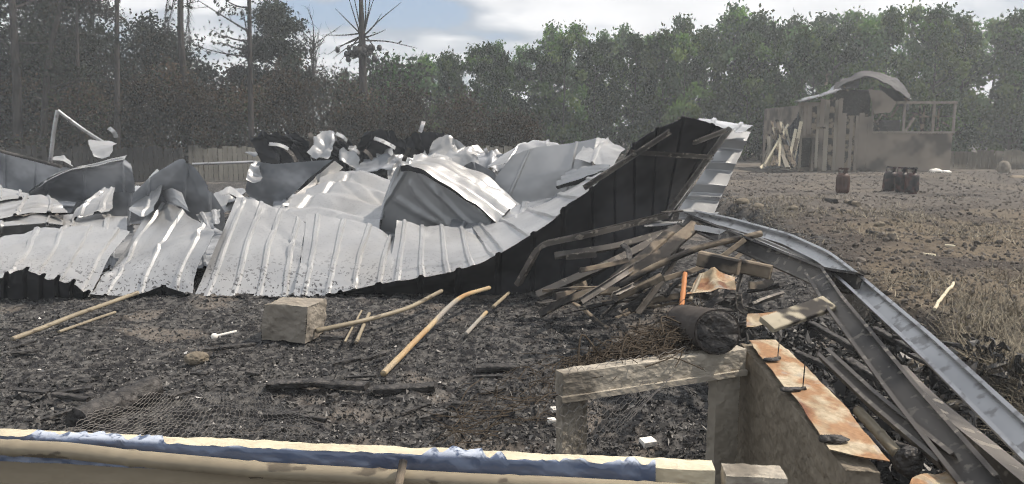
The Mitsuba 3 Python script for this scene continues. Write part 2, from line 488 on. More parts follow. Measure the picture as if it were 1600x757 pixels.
def sheet(label, rows, ribs=5, amp=.018, seed=0, soot=False, cap='zinc', back='soot', rib_h=.028, step=.035, bend=1.5, pleat=0, pleat_amp=.05, folds=11, name='roofing_sheet', group=None, cols_ribs=False, raw=False, jag=0.0, kink=.7, creases=(), edge=.012):
    """A crumpled ribbed metal sheet through control rows (near edge first); ribs run from the first row to the last."""
    r = np.random.default_rng(seed + 1000)
    C = np.array(rows, float) if raw else np.array([[at(*c) for c in row] for row in rows])
    nv0, nu0 = C.shape[:2]
    wid = np.linalg.norm(np.diff(C, axis=1), axis=2).sum(1).mean()
    ln = np.linalg.norm(np.diff(C, axis=0), axis=2).sum(0).mean()
    us = [0.0, 1.0]
    rib_c = (np.arange(ribs) + .5) / ribs if ribs else np.array([])
    w1, w2 = .034 / wid, .017 / wid
    for c in rib_c: us += [c - w1, c - w2, c + w2, c + w1]
    us = sorted(u for u in us if 0 <= u <= 1)
    full = []
    for a, b in zip(us[:-1], us[1:]):
        k = max(1, int(math.ceil((b - a) * wid / (step * 1.3))))
        full += list(a + (b - a) * np.arange(k) / k)
    u = np.array(full + [1.0])
    nv = max(6, int(ln / step) + 1)
    v = np.linspace(0, 1, nv)

    def lin(A, t, ax):
        n = A.shape[ax]
        s = t * (n - 1)
        i0 = np.clip(np.floor(s).astype(int), 0, n - 2)
        w = s - i0
        shp = [1] * A.ndim; shp[ax] = len(t)
        w = w.reshape(shp)
        return np.take(A, i0, ax) * (1 - w) + np.take(A, i0 + 1, ax) * w

    # even parameter spacing for u so that smoothing is even
    P = lin(lin(C, v, 0), u, 1)
    if bend: P = gaussian_filter(P, (bend, 0, 0), mode='nearest')
    if nu0 > 2:
        ue = np.linspace(0, 1, 60)
        Q = gaussian_filter(lin(lin(C, v, 0), ue, 1), (bend, 1.5, 0), mode='nearest')
        P = np.stack([np.stack([np.interp(u, ue, Q[k, :, c]) for c in range(3)], -1) for k in range(nv)])

    def normals(P):
        n = np.cross(np.gradient(P, axis=1), np.gradient(P, axis=0))
        n /= np.maximum(np.linalg.norm(n, axis=2, keepdims=True), 1e-9)
        cam = np.array([0, 0, HC]) - P
        s = np.sign((n * cam).sum()) or 1.0
        return n * s, s

    N, s = normals(P)
    side = -1.0 if soot else 1.0
    U, V = np.meshgrid(u * wid, v * ln)
    uvp = np.stack([U, V, U * 0], -1) + seed * 13.1
    h = (meshkit.fbm(uvp * 1.3, 2, seed) - .5) * amp * 1.4
    h += (np.abs(meshkit.noise(uvp * 2.4, seed + 5) - .5) - .25) * amp * 2.0 * kink
    h += (np.abs(meshkit.noise(uvp * 6.5, seed + 6) - .5) - .25) * amp * .75 * kink
    for _ in range(folds):
        a = r.uniform(0, math.pi); dct = U * math.cos(a) + V * math.sin(a) - r.uniform(-.2, 1) * max(wid, ln)
        h += amp * r.uniform(-1.3, 1.3) * np.maximum(0, 1 - np.abs(dct) / r.uniform(.03, .16)) * np.clip((meshkit.noise(uvp * 1.1, seed + 40 + _) - .3) * 3, 0, 1)
    if pleat:
        ph = V / ln * pleat + (meshkit.fbm(uvp * .8, 2, seed + 9) - .5) * 1.4
        h += pleat_amp * (np.abs((ph % 1.0) * 2 - 1) - .5) * 2
    for (u0, v0, u1, v1, hh, cw) in creases:
        p0, p1 = np.array([u0 * wid, v0 * ln]), np.array([u1 * wid, v1 * ln]); e = p1 - p0
        t = np.clip(((U - p0[0]) * e[0] + (V - p0[1]) * e[1]) / (e @ e), 0, 1)
        h += hh * np.maximum(0, 1 - np.hypot(U - p0[0] - t * e[0], V - p0[1] - t * e[1]) / cw)
    P = P + N * h[..., None]
    du = np.gradient(P, axis=1); du /= np.maximum(np.linalg.norm(du, axis=2, keepdims=True), 1e-9)
    for sg, wt, sd in ((-1, (1 - u) ** 6, 1), (1, u ** 6, 2)):
        e_ = (meshkit.fbm(np.stack([v * ln * 7, v * 0, v * 0 + seed * 3.3 + sd], -1), 4, seed + sd) - .5) * 2 * edge
        P = P + du * (e_[:, None] * wt[None])[..., None]
    N, _ = normals(P)
    rib = np.zeros_like(u)
    for c in rib_c:
        rib = np.maximum(rib, np.clip((w1 - np.abs(u - c)) / (w1 - w2), 0, 1))
    hv = rib_h * (.75 + .5 * meshkit.noise(np.stack([V[:, 0] * 3, V[:, 0] * 0, V[:, 0] * 0], -1), seed + 3))
    P = P + N * (side * rib[None] * hv[:, None])[..., None]
    if jag:
        e = (meshkit.fbm(np.stack([u * wid * 5, u * 0, u * 0 + seed], -1), 3, seed) - .5) * jag
        P[-4:] += np.array([0, 0, 1.0]) * (e[None, :, None] * np.linspace(.25, 1, 4)[:, None, None])
    nu = len(u)
    hard = [i for i, x in enumerate(u) if 0 < i < nu - 1 and np.abs(np.array(us) - x).min() < 1e-9] if ribs else []
    cols, quads, o = [], [], 0
    for a, b in zip([0] + hard, hard + [nu - 1]):
        w = b - a + 1
        i, j = np.meshgrid(np.arange(nv - 1), np.arange(w - 1), indexing='ij')
        quads.append(np.stack([i * w + j, i * w + j + 1, (i + 1) * w + j + 1, (i + 1) * w + j], -1).reshape(-1, 4) + o)
        cols.append(P[:, a:b + 1].reshape(-1, 3)); o += nv * w
    q = np.vstack(quads)
    if s < 0: q = q[:, ::-1]
    q = np.vstack([q[:, [0, 1, 2]], q[:, [0, 2, 3]]])
    top = np.vstack(cols)
    bot = np.vstack([(P - N * .003)[:, a:b + 1].reshape(-1, 3) for a, b in zip([0] + hard, hard + [nu - 1])])
    k = thing(name, label, 'roofing sheet', group)
    near, far_ = (back, cap) if soot else (cap, back)
    put(k, (top, q), M[near], True)
    part(k, 'zinc_face' if soot else 'underside', (bot, q[:, ::-1]), M[far_], True)
    return k


S = sheet
# the long front sheets, their lower edge on the ground
S('long silver roofing sheet with slanting ribs left of the upright-ribbed front sheet', [
    [(300, 464, 7.95), (355, 466, 7.95), (410, 466, 7.95), (465, 466, 7.95)],
    [(312, 440, 8.15), (365, 440, 8.15), (415, 440, 8.15), (466, 440, 8.15)],
    [(335, 385, 8.7), (380, 380, 8.7), (425, 380, 8.7), (472, 390, 8.6)],
    [(370, 306, 9.4), (405, 312, 9.4), (445, 325, 9.4), (480, 348, 9.2)]], 4, .02, 1, jag=.07)
S('pale front roofing sheet with upright ribs in the middle of the collapsed roof', [
    [(455, 466, 7.9), (505, 464, 7.9), (560, 453, 7.9), (612, 446, 7.9)],
    [(462, 440, 8.05), (510, 438, 8.05), (562, 432, 8.05), (614, 427, 8.05)],
    [(472, 390, 8.6), (520, 390, 8.6), (570, 392, 8.55), (620, 400, 8.4)],
    [(477, 333, 9.4), (530, 338, 9.4), (585, 350, 9.3), (628, 375, 9.0)]], 4, .022, 2, jag=.07)
S('silver front roofing sheet whose ribs fan out beside the black upturned flap', [
    [(598, 450, 7.86), (650, 440, 7.86), (700, 428, 7.86), (748, 414, 7.86), (800, 398, 7.9)],
    [(606, 425, 8.1), (648, 416, 8.1), (695, 407, 8.15), (740, 398, 8.2), (780, 390, 8.3)],
    [(620, 343, 9.2), (652, 348, 9.3), (690, 352, 9.4), (728, 355, 9.5), (760, 372, 9.6)]], 5, .018, 3, jag=.07)
S('silver roofing strips running under the slanting edge of the black flap', [
    [(770, 404, 8.0), (812, 386, 8.0), (852, 354, 8.05), (895, 325, 8.1), (932, 294, 8.1), (962, 266, 8.15)],
    [(735, 352, 9.8), (765, 345, 9.9), (800, 336, 10), (850, 318, 10.1), (900, 290, 10.1), (935, 268, 10.1)]], 5, .02, 4)
S('ribbed roofing sheet with shaded upper half sloping down left of the front sheets', [
    [(138, 462, 8.0), (190, 464, 8.0), (245, 462, 8.0), (302, 462, 8.0)],
    [(165, 430, 8.35), (208, 425, 8.28), (255, 425, 8.2), (305, 435, 8.12)],
    [(195, 390, 9.1), (232, 382, 8.85), (272, 385, 8.55), (318, 400, 8.3)],
    [(243, 308, 9.95), (272, 318, 9.55), (303, 338, 9.1), (338, 358, 8.65)]], 3, .03, 5, jag=.07)
S('ash speckled pale roofing sheet behind the left black wavy edge', [
    [(-60, 450, 8.1), (20, 432, 8.05), (85, 440, 8.05), (142, 462, 7.98)],
    [(-50, 405, 8.7), (50, 395, 8.7), (115, 388, 8.7), (175, 398, 8.6)],
    [(-40, 378, 9.4), (70, 358, 9.5), (135, 351, 9.5), (206, 362, 9.3)]], 5, .03, 6, jag=.07)
# black lips and the big upturned flap
S('black sooty wavy sheet edge curling up at the left side', [
    [(-60, 474, 8.0), (0, 474, 8.0), (35, 474, 8.0), (65, 474, 8.0), (95, 474, 8.0), (120, 474, 8.0), (146, 472, 8.0)],
    [(-60, 446, 7.75), (0, 436, 7.75), (35, 421, 7.75), (65, 430, 7.75), (92, 434, 7.75), (120, 444, 7.75), (146, 466, 7.8)]], 7, .02, 7, soot=True, rib_h=.05, jag=.08)
S('small black sooty sheet edge humped between the slanting sheets', [
    [(180, 472, 7.98), (220, 472, 7.98), (255, 472, 7.98), (285, 472, 7.98), (310, 472, 7.98)],
    [(180, 468, 7.8), (220, 457, 7.8), (255, 447, 7.8), (285, 460, 7.8), (310, 470, 7.85)]], 3, .015, 8, soot=True, jag=.05)
S('low black rim of sheet behind the concrete block', [
    [(300, 473, 7.95), (380, 473, 7.95), (450, 473, 7.95), (515, 473, 7.95)],
    [(300, 467, 7.85), (380, 464, 7.85), (450, 465, 7.85), (515, 464, 7.85)]], 5, .01, 9, soot=True, jag=.06)
flap_top = [(505, 464, 7.85), (560, 450, 7.75), (640, 441, 7.7), (700, 428, 7.65), (770, 404, 7.65), (830, 368, 7.7), (880, 328, 7.75), (930, 288, 7.8), (965, 255, 7.85), (1000, 215, 7.9), (1040, 192, 7.95), (1085, 179, 8.05), (1140, 203, 8.25)]
flap_bot = [(505, 470, 7.95), (560, 470, 8.0), (640, 471, 8.05), (700, 472, 8.1), (770, 474, 8.2), (830, 474, 8.3), (880, 474, 8.4), (930, 470, 8.5), (965, 466, 8.7), (1000, 456, 8.8), (1020, 430, 8.9), (1035, 385, 9.0), (1048, 338, 9.0)]
flap_mid = [((a[0] * .5 + b[0] * .5), a[1] * .5 + b[1] * .5, a[2] * .5 + b[2] * .5 + .10) for a, b in zip(flap_bot, flap_top)]
S('large black sooty roof flap standing up with its underside showing', [flap_bot, flap_mid, flap_top], 13, .03, 10, soot=True, rib_h=.024, jag=.04, bend=1.0, kink=.6)
# stepped accordion strip right of the flap
rows, py, Yd, sx = [], 348.0, 8.75, 0.0
for up_, dn in ((8, 10), (17, 7), (5, 14), (21, 13), (20, 16), (14, 6)):
    for dp, dY in ((up_, up_ * .017), (dn, -.05)):
        f = (348 - py) / 150
        rows.append([(1046 + 100 * f, py, Yd), (1082 + 82 * f, py + 1, Yd - .01), (1108 + 68 * f, py + 3, Yd - .02)])
        py -= dp; Yd += dY
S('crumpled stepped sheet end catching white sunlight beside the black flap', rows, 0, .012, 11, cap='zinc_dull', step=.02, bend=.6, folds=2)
S('thin grey sheet corner lying behind the peak of the black flap', [
    [(1085, 192, 8.9), (1130, 205, 8.9), (1160, 208, 9.0)], [(1092, 183, 9.6), (1140, 190, 9.7), (1178, 196, 9.8)]], 2, .02, 12, cap='slate')
# left mid pile
S('arched sheet with dark shaded face rising behind the slanting left sheets', [
    [(200, 352, 9.95), (235, 342, 9.95), (268, 335, 9.95), (300, 345, 9.95), (325, 352, 9.95), (356, 368, 9.95)],
    [(204, 325, 9.7), (238, 300, 9.7), (275, 285, 9.7), (303, 300, 9.7), (322, 315, 9.7), (352, 345, 9.7)],
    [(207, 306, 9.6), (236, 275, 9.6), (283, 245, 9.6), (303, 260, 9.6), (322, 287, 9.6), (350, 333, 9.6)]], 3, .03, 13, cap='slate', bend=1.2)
S('narrow sunlit sheet edge curving up the left of the dark arch', [
    [(200, 330, 9.5), (222, 342, 9.3), (240, 330, 9.2)], [(220, 298, 9.9), (238, 300, 9.7), (252, 292, 9.6)], [(246, 262, 10.4), (252, 268, 10.2), (258, 272, 10)]], 1, .03, 14)
S('small pale torn flap hanging over the dark arched sheet', [
    [(262, 320, 9.5), (282, 324, 9.2), (296, 332, 8.95)], [(250, 300, 9.75), (268, 293, 9.6), (284, 300, 9.45)]], 0, .02, 15, step=.02)
S('two pale slivers of sheet beside the slanting shaded sheet', [
    [(318, 352, 8.8), (342, 348, 8.7)], [(306, 338, 9.5), (345, 328, 9.5)]], 2, .03, 16, step=.02)
S('creased cream-lit sheet folded over at the far left of the heap', [
    [(-60, 352, 10.0), (0, 342, 10.0), (45, 330, 10.0), (108, 332, 10.0)], [(-60, 335, 10.5), (10, 322, 10.5), (60, 312, 10.5), (100, 322, 10.5)], [(-60, 322, 11.2), (20, 308, 11.2), (62, 302, 11.2), (85, 308, 11.2)]], 3, .05, 17)
S('pale sheet fold with a long shadow under it at far left', [
    [(-60, 376, 10.1), (20, 370, 10.1), (65, 366, 10.0), (98, 364, 9.9)], [(-60, 360, 9.75), (20, 352, 9.75), (65, 348, 9.75), (98, 352, 9.75)], [(-60, 345, 10.4), (25, 336, 10.4), (72, 332, 10.3), (100, 345, 10.2)]], 2, .035, 18)
S('dark curved sheet with a bright rim arching at the back left', [
    [(42, 315, 12.2), (80, 315, 12.2), (115, 318, 12.2), (150, 322, 12.2), (190, 330, 12.2), (215, 336, 12.2)],
    [(43, 306, 11.8), (78, 288, 11.8), (114, 276, 11.8), (150, 272, 11.8), (190, 268, 11.8), (210, 280, 11.8)],
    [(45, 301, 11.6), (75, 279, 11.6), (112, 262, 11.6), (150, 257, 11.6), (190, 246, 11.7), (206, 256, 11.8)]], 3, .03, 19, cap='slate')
S('bright rolled rim of sheet along the back left arch', [
    [(44, 303, 11.5), (76, 281, 11.5), (113, 265, 11.5), (152, 259, 11.5), (195, 249, 11.6)],
    [(48, 298, 11.9), (80, 274, 11.9), (116, 259, 11.9), (154, 252, 11.9), (200, 241, 12)]], 0, .02, 20)
S('slate coloured sheet leaning between the back arch and the dark arch', [
    [(100, 352, 11.0), (150, 356, 11.0), (225, 352, 11.0)], [(118, 318, 10.8), (165, 300, 10.8), (225, 296, 10.8)]], 3, .03, 21, cap='slate')
S('dark grey scorched wall sheet standing at the far left end', [
    [(-70, 312, 13.3), (0, 308, 13.3), (60, 306, 13.3), (112, 300, 13.3)], [(-70, 224, 13.1), (0, 236, 13.1), (60, 250, 13.1), (112, 264, 13.1)]], 4, .03, 22, cap='slate')
S('pale greenish sheet strips lying flat at the far left edge', [
    [(-60, 318, 10.9), (0, 312, 10.9), (48, 308, 10.9)], [(-60, 296, 12), (0, 290, 12), (46, 303, 12)]], 3, .03, 23)
S('torn bright scrap of sheet perched high at the back left', [
    [(146, 246, 12.3), (160, 250, 12.3), (172, 246, 12.3)], [(140, 228, 12.4), (156, 224, 12.5), (178, 226, 12.5)], [(137, 223, 12.8), (158, 221, 12.9), (184, 224, 12.9)]], 0, .04, 24, step=.03, jag=.15)
S('small hooked scrap of sheet beside the leaning pipe', [
    [(82, 250, 12.6), (98, 252, 12.6), (115, 262, 12.6)], [(82, 245, 12.9), (100, 243, 12.9), (112, 250, 12.9)]], 0, .03, 25, step=.03)
S('bent pale sheet pieces sticking up in the left hollow', [
    [(103, 342, 10.2), (130, 338, 10.2), (172, 330, 10.2)], [(128, 318, 10.5), (150, 312, 10.5), (176, 312, 10.5)], [(160, 293, 10.9), (170, 292, 10.9), (180, 291, 10.9)]], 2, .05, 26, step=.025)
S('light sheet patch lying under the bent pieces in the left hollow', [
    [(90, 358, 9.9), (130, 358, 9.9), (200, 366, 9.6)], [(100, 338, 10.6), (140, 332, 10.6), (200, 335, 10.4)]], 2, .04, 27)
# middle pile
S('blue-grey shaded sheet standing up behind the middle of the heap', [
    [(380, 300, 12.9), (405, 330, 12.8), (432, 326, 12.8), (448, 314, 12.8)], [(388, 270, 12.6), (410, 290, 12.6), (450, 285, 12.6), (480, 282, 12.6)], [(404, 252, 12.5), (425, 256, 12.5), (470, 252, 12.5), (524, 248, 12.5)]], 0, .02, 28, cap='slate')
S('sunlit slanting edge strip right of the blue-grey standing sheet', [
    [(436, 322, 11.8), (480, 288, 12.2), (523, 250, 12.5)], [(458, 332, 11.9), (505, 296, 12.3), (538, 262, 12.7)]], 0, .04, 29, step=.025)
S('crumpled bright sheet end left of the blue-grey standing sheet', [
    [(384, 282, 12.3), (396, 288, 12.3), (408, 284, 12.3)], [(388, 266, 12.4), (397, 268, 12.4), (406, 268, 12.4)], [(399, 250, 12.6), (402, 252, 12.6), (406, 250, 12.6)]], 0, .05, 30, step=.02, kink=2)
S('pleated shiny sheet with many fine creases in the middle of the heap', [
    [(425, 345, 9.9), (480, 350, 9.9), (535, 356, 9.8), (592, 362, 9.7)],
    [(438, 325, 10.6), (490, 325, 10.6), (540, 330, 10.5), (600, 336, 10.4)],
    [(458, 308, 11.2), (505, 300, 11.3), (550, 302, 11.3), (604, 312, 11.2)],
    [(490, 290, 11.9), (530, 276, 12.1), (565, 276, 12.1), (612, 292, 11.9)],
    [(505, 276, 12.5), (535, 266, 12.8), (562, 268, 12.8), (610, 286, 12.6)]], 0, .045, 31, pleat=5, pleat_amp=.05, step=.028, folds=14)
S('dark faced folded sheet with bright slanting creases right of the pleated sheet', [
    [(588, 360, 10.35), (640, 372, 10.3), (700, 372, 10.2), (775, 368, 10.0)],
    [(600, 318, 10.2), (645, 318, 10.2), (705, 328, 10.1), (772, 358, 9.9)],
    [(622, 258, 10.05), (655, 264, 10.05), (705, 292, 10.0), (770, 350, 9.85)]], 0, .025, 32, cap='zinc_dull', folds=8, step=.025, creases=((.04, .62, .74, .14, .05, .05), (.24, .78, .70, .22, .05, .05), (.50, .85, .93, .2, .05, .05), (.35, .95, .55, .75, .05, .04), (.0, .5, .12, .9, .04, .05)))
S('narrow shaded end face of the dark faced folded sheet', [
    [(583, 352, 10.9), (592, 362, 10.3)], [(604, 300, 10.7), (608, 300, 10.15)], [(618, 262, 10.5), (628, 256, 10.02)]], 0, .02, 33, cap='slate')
S('long glossy creases of sheet draped over the top of the dark faced fold', [
    [(624, 259, 9.9), (660, 268, 9.88), (705, 296, 9.85), (740, 322, 9.8), (772, 353, 9.7)],
    [(640, 252, 10.5), (685, 258, 10.5), (735, 284, 10.4), (765, 305, 10.3), (795, 330, 10.2)],
    [(650, 248, 11.2), (700, 252, 11.2), (755, 275, 11.1), (785, 295, 11), (815, 318, 10.8)]], 0, .04, 34, pleat=4, pleat_amp=.05, step=.028, folds=10)
S('small humped sheet peaking behind the glossy creases', [
    [(645, 272, 11.9), (672, 280, 11.9), (705, 292, 11.8), (738, 302, 11.6)], [(652, 250, 11.7), (678, 245, 11.7), (702, 256, 11.7), (735, 296, 11.5)], [(665, 244, 12.3), (685, 239, 12.4), (700, 244, 12.3), (712, 262, 12.2)]], 2, .03, 35)
S('shaded little sheet leaning between the hump and the big grey face', [
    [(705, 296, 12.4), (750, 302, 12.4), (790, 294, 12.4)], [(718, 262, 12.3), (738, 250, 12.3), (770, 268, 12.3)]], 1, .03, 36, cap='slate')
S('big grey smooth sheet face rising to a peak beside the black flap', [
    [(742, 326, 11.25), (800, 326, 11.2), (870, 312, 11.1), (915, 296, 11.0)],
    [(768, 285, 11.3), (820, 278, 11.25), (880, 268, 11.1), (925, 258, 10.95)],
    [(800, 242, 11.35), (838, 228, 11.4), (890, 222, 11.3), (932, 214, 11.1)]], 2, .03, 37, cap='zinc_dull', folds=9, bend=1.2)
S('silver sheet tip folded over at the peak beside the black flap', [
    [(896, 246, 10.9), (925, 256, 10.6), (958, 262, 10.4)], [(912, 228, 11.2), (935, 228, 11.1), (966, 246, 10.7)], [(934, 213, 11.6), (950, 217, 11.5), (978, 231, 11)]], 1, .03, 38, step=.025)
S('bright overlapping strips tucked beneath the silver sheet tip', [
    [(868, 296, 10.3), (915, 284, 10), (948, 276, 9.7)], [(884, 268, 10.8), (920, 262, 10.6), (955, 262, 10.2)]], 0, .05, 39, pleat=3, pleat_amp=.06, step=.025)
S('pale arched sheet humped in the back behind the big grey face', [
    [(760, 262, 13.2), (800, 258, 13), (850, 250, 12.8), (885, 240, 12.6)], [(786, 240, 13.4), (815, 226, 13.4), (845, 222, 13.4), (880, 228, 13.2)], [(800, 234, 14), (828, 220, 14), (850, 219, 14), (876, 225, 14)]], 2, .04, 40)
S('grey under-sheet filling the hollow before the big grey face', [
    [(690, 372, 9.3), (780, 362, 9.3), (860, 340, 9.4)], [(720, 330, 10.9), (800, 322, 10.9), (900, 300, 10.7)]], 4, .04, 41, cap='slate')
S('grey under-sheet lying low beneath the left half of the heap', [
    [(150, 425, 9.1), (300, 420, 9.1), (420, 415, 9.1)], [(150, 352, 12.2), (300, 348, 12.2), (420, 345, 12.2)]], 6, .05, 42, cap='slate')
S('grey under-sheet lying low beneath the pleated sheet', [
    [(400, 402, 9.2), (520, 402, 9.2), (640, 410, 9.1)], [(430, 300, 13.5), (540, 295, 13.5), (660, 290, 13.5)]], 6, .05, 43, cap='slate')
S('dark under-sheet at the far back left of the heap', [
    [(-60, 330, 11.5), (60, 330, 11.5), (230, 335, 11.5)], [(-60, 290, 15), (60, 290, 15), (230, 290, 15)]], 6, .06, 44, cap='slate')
# small bright scraps at the back of the heap
r = np.random.default_rng(5)
for k in range(26):
    px = [415, 448, 470, 492, 520, 545, 585, 600, 632, 650, 700, 715, 728, 742, 752, 765, 778, 788, 795, 560, 505, 350, 372, 330, 690, 735][k]
    py = [238, 232, 242, 240, 236, 246, 256, 242, 258, 247, 236, 252, 246, 256, 240, 250, 244, 250, 262, 252, 226, 312, 300, 318, 245, 238][k]
    Yd = r.uniform(13.5, 16.5) if py < 290 else r.uniform(11, 12)
    w, hh = r.uniform(.16, .46), r.uniform(.10, .30)
    c = at(px, py, Yd)
    a, tilt = r.uniform(-.7, .7), r.uniform(.2, 1.1)
    ex = np.array([math.cos(a), math.sin(a), r.uniform(-.4, .4)]) * w
    ey = np.array([-math.sin(a) * math.cos(tilt), math.cos(a) * math.cos(tilt), math.sin(tilt)]) * hh
    S('small crumpled metal scrap in the glittering heap before the far fence', [[c - ex - ey, c - ey * 1.2, c + ex - ey], [c - ex * .9, c + r.normal(size=3) * .08, c + ex], [c - ex * .7 + ey, c + ey * 1.3, c + ex * .8 + ey * .7]],
      0, .08, 100 + k, step=.035, kink=1.8, raw=True, name='metal_scrap', group='metal scraps at the back of the heap', cap='zinc' if k % 3 else 'slate', jag=.15)

# ------------------------------------------------------------------ purlins on and around the flap
Z3 = np.array([0, 0, 1.0])


def P(*pts): return np.array([at(*p) for p in pts])


def G(*pts): return np.array([gd(*p) for p in pts])


one('steel_purlin', 'light grey steel purlin along the right edge of the black flap', 'steel purlin', channel(curve(P((1142, 200, 8.15), (1044, 334, 8.7))), .06, .05, ref=(-.5, -1, 0)), M['steel'])
one('steel_purlin', 'short level steel purlin crossing the underside of the black flap', 'steel purlin', channel(curve(P((985, 238, 7.85), (1112, 246, 8.15))), .05, .04, ref=(0, -1, 0)), M['steel_burnt'])
one('steel_purlin', 'dim sooty purlin running under the top edge of the black flap', 'steel purlin', channel(curve(P((912, 294, 7.75), (1046, 206, 7.9))), .055, .04, ref=(0, -1, 0)), M['steel_burnt'])
one('steel_purlin', 'short slanting strut meeting the top of the flap purlin', 'steel strut', channel(curve(P((1082, 224, 8.0), (1134, 204, 8.1))), .05, .04, ref=(0, -1, 0)), M['steel_burnt'])
one('steel_purlin', 'thin purlin with bright top edge bending down at its left end', 'steel purlin', channel(curve(P((812, 447, 7.0), (846, 386, 6.9), (900, 375, 6.9), (1040, 341, 7.3)), .04, 1.2), .085, .045, ref=(0, 0, 1)), M['steel_burnt'])
one('steel_purlin', 'dark broad purlin sloping from the ground under the thin bright one', 'steel purlin', channel(curve(P((838, 458, 6.6), (935, 415, 6.6), (1060, 350, 7.0)), .05), .12, .06, ref=(0, -.5, -1)), M['steel_burnt'])
one('steel_purlin', 'dark flattened purlin lying between the bright and the broad one', 'steel purlin', channel(curve(P((866, 396, 6.95), (950, 384, 6.95), (1050, 356, 7.2)), .05), .09, .05, ref=(0, -.4, -1)), M['steel_burnt'])
one('steel_purlin', 'stub of pale purlin lying in the dark under the flap', 'steel purlin', channel(curve(P((885, 406, 6.85), (932, 402, 6.85)), .05), .05, .05, ref=(0, 0, 1)), M['steel_burnt'])
# end bracket
e = at(1050, 338, 7.2)
one('steel_bracket', 'small I-shaped steel bracket at the joint of the purlins', 'bracket', cat(bar(np.array([e + [-.1, 0, .035], e + [.1, 0, .05]]), .07, .012), bar(np.array([e + [.03, 0, -.04], e + [.045, 0, .035]]), .012, .05, (1, 0, 0)), bar(np.array([e + [-.02, 0, -.045], e + [.09, 0, -.04]]), .06, .012)), M['steel_burnt'])
# the big channels running to the camera
C1 = P((1085, 340, 6.9), (1140, 352, 6.3), (1230, 378, 5.5), (1292, 408, 4.75), (1332, 440, 4.25), (1450, 545, 3.15), (1640, 728, 2.2))
one('steel_channel', 'big shiny galvanised channel bent and running down to the lower right corner', 'steel channel', channel(curve(C1, .03, 3), .098, .048, .004, ref=(-.62, -.45, .64)), M['steel'])
C5 = P((1070, 345, 6.6), (1190, 396, 5.3), (1285, 436, 4.5), (1345, 446, 4.1))
one('steel_channel', 'dark channel with bright lower edge meeting the bent shiny one', 'steel channel', channel(curve(C5, .03, 3), .12, .05, .004, ref=(-.3, -1, .25)), M['steel_burnt'])
C2 = P((1276, 432, 4.45), (1308, 480, 3.9), (1420, 625, 2.75), (1545, 775, 2.1))
one('steel_channel', 'straight dark channel with pale flanges crossing to the bottom edge', 'steel channel', channel(curve(C2, .05, 1), .105, .05, .004, ref=(-.55, -.5, .7)), M['steel_burnt'])
C3 = P((1400, 568, 3.5), (1440, 612, 3.2), (1510, 668, 2.8), (1625, 762, 2.3))
one('steel_channel', 'weathered brown channel under the bent shiny channel', 'steel channel', channel(curve(C3, .05, 3), .10, .05, .004, ref=(-.2, .3, -1)), M['steel_burnt'])
one('steel_channel', 'thin dark channel with one bright edge beside the rusty sheet', 'steel channel', channel(curve(P((1292, 560, 3.4), (1370, 634, 2.85), (1486, 730, 2.3)), .05), .06, .04, .004, ref=(-.5, -.3, .8)), M['steel_burnt'])
one('steel_channel', 'short galvanised channel end propped on the debris near the bracket', 'steel channel', channel(curve(P((1090, 360, 6.2), (1160, 372, 5.8), (1270, 420, 4.9)), .05), .08, .045, ref=(0, .2, 1)), M['steel'])
S('pale folded sheet triangle standing behind the bent shiny channel', [[(1120, 352, 7.0), (1150, 358, 6.9), (1185, 364, 6.8)], [(1140, 340, 7.2), (1155, 338, 7.2), (1160, 338, 7.1)]], 0, .03, 51, step=.02)
S('crumpled bright sheet end between the flap and the channels', [[(1085, 350, 7.2), (1100, 352, 7.1), (1112, 350, 7.1)], [(1096, 332, 7.4), (1106, 326, 7.4), (1122, 322, 7.4)]], 0, .05, 52, step=.02, kink=2)
S('thin bright scrap lying under the thin purlin', [[(1005, 356, 7.1), (1060, 352, 7.1)], [(1010, 349, 7.5), (1058, 348, 7.5)]], 0, .02, 53, step=.03)

# ------------------------------------------------------------------ boards, poles and timbers in the debris heap
one('burnt_board', 'brown burnt board rising from the heap to the bracket', 'board', bar(wobble(curve(P((958, 440, 6.0), (1000, 405, 6.1), (1045, 362, 6.4)), .04), .02, 3), .10, .03, (-.6, -.6, .5)), M['wood'])
one('burnt_board', 'second brown board lying against the first under the flap', 'board', bar(wobble(curve(P((985, 434, 5.8), (1035, 396, 5.9), (1090, 350, 6.3)), .04), .02, 4), .11, .03, (-.4, -.8, .5)), M['wood'])
one('burnt_board', 'short grey board with charred underside in front of the channels', 'board', bar(curve(P((1092, 404, 5.0), (1155, 418, 4.85)), .04), .07, .10), M['wood'])
one('burnt_board', 'grey board stub lying right of the short grey board', 'board', bar(curve(P((1158, 416, 5.0), (1205, 426, 4.9)), .04), .06, .09), M['wood'])
one('burnt_board', 'broken grey board lying on the ash below the brown pole', 'board', bar(wobble(curve(P((960, 466, 5.8), (1035, 434, 5.8)), .04), .02, 8), .08, .05), M['wood'])
one('burnt_board', 'pale burnt-edged board sticking out over the rusty sheet', 'board', bar(curve(P((1198, 508, 3.7), (1295, 474, 3.9)), .04), .10, .03, (0, -.5, .9)), M['wood_pale'])
one('brown_pole', 'long brown bent pole with a charred tip over the heap', 'pole', tube(wobble(curve(P((968, 446, 5.4), (1030, 412, 5.45), (1080, 390, 5.5), (1190, 366, 5.6)), .03, 4), .012, 5), np.r_[np.full(30, .024), np.linspace(.024, .034, 400)][:len(curve(P((968, 446, 5.4), (1030, 412, 5.45), (1080, 390, 5.5), (1190, 366, 5.6)), .03, 4))], 9), M['wood'], True)
one('bamboo_stick', 'upright orange scorched bamboo stick before the debris heap', 'bamboo stick', bamboo(P((1062, 508, 4.1), (1070, 428, 4.5)), .016, .12, 3), M['bamboo_red'], True)
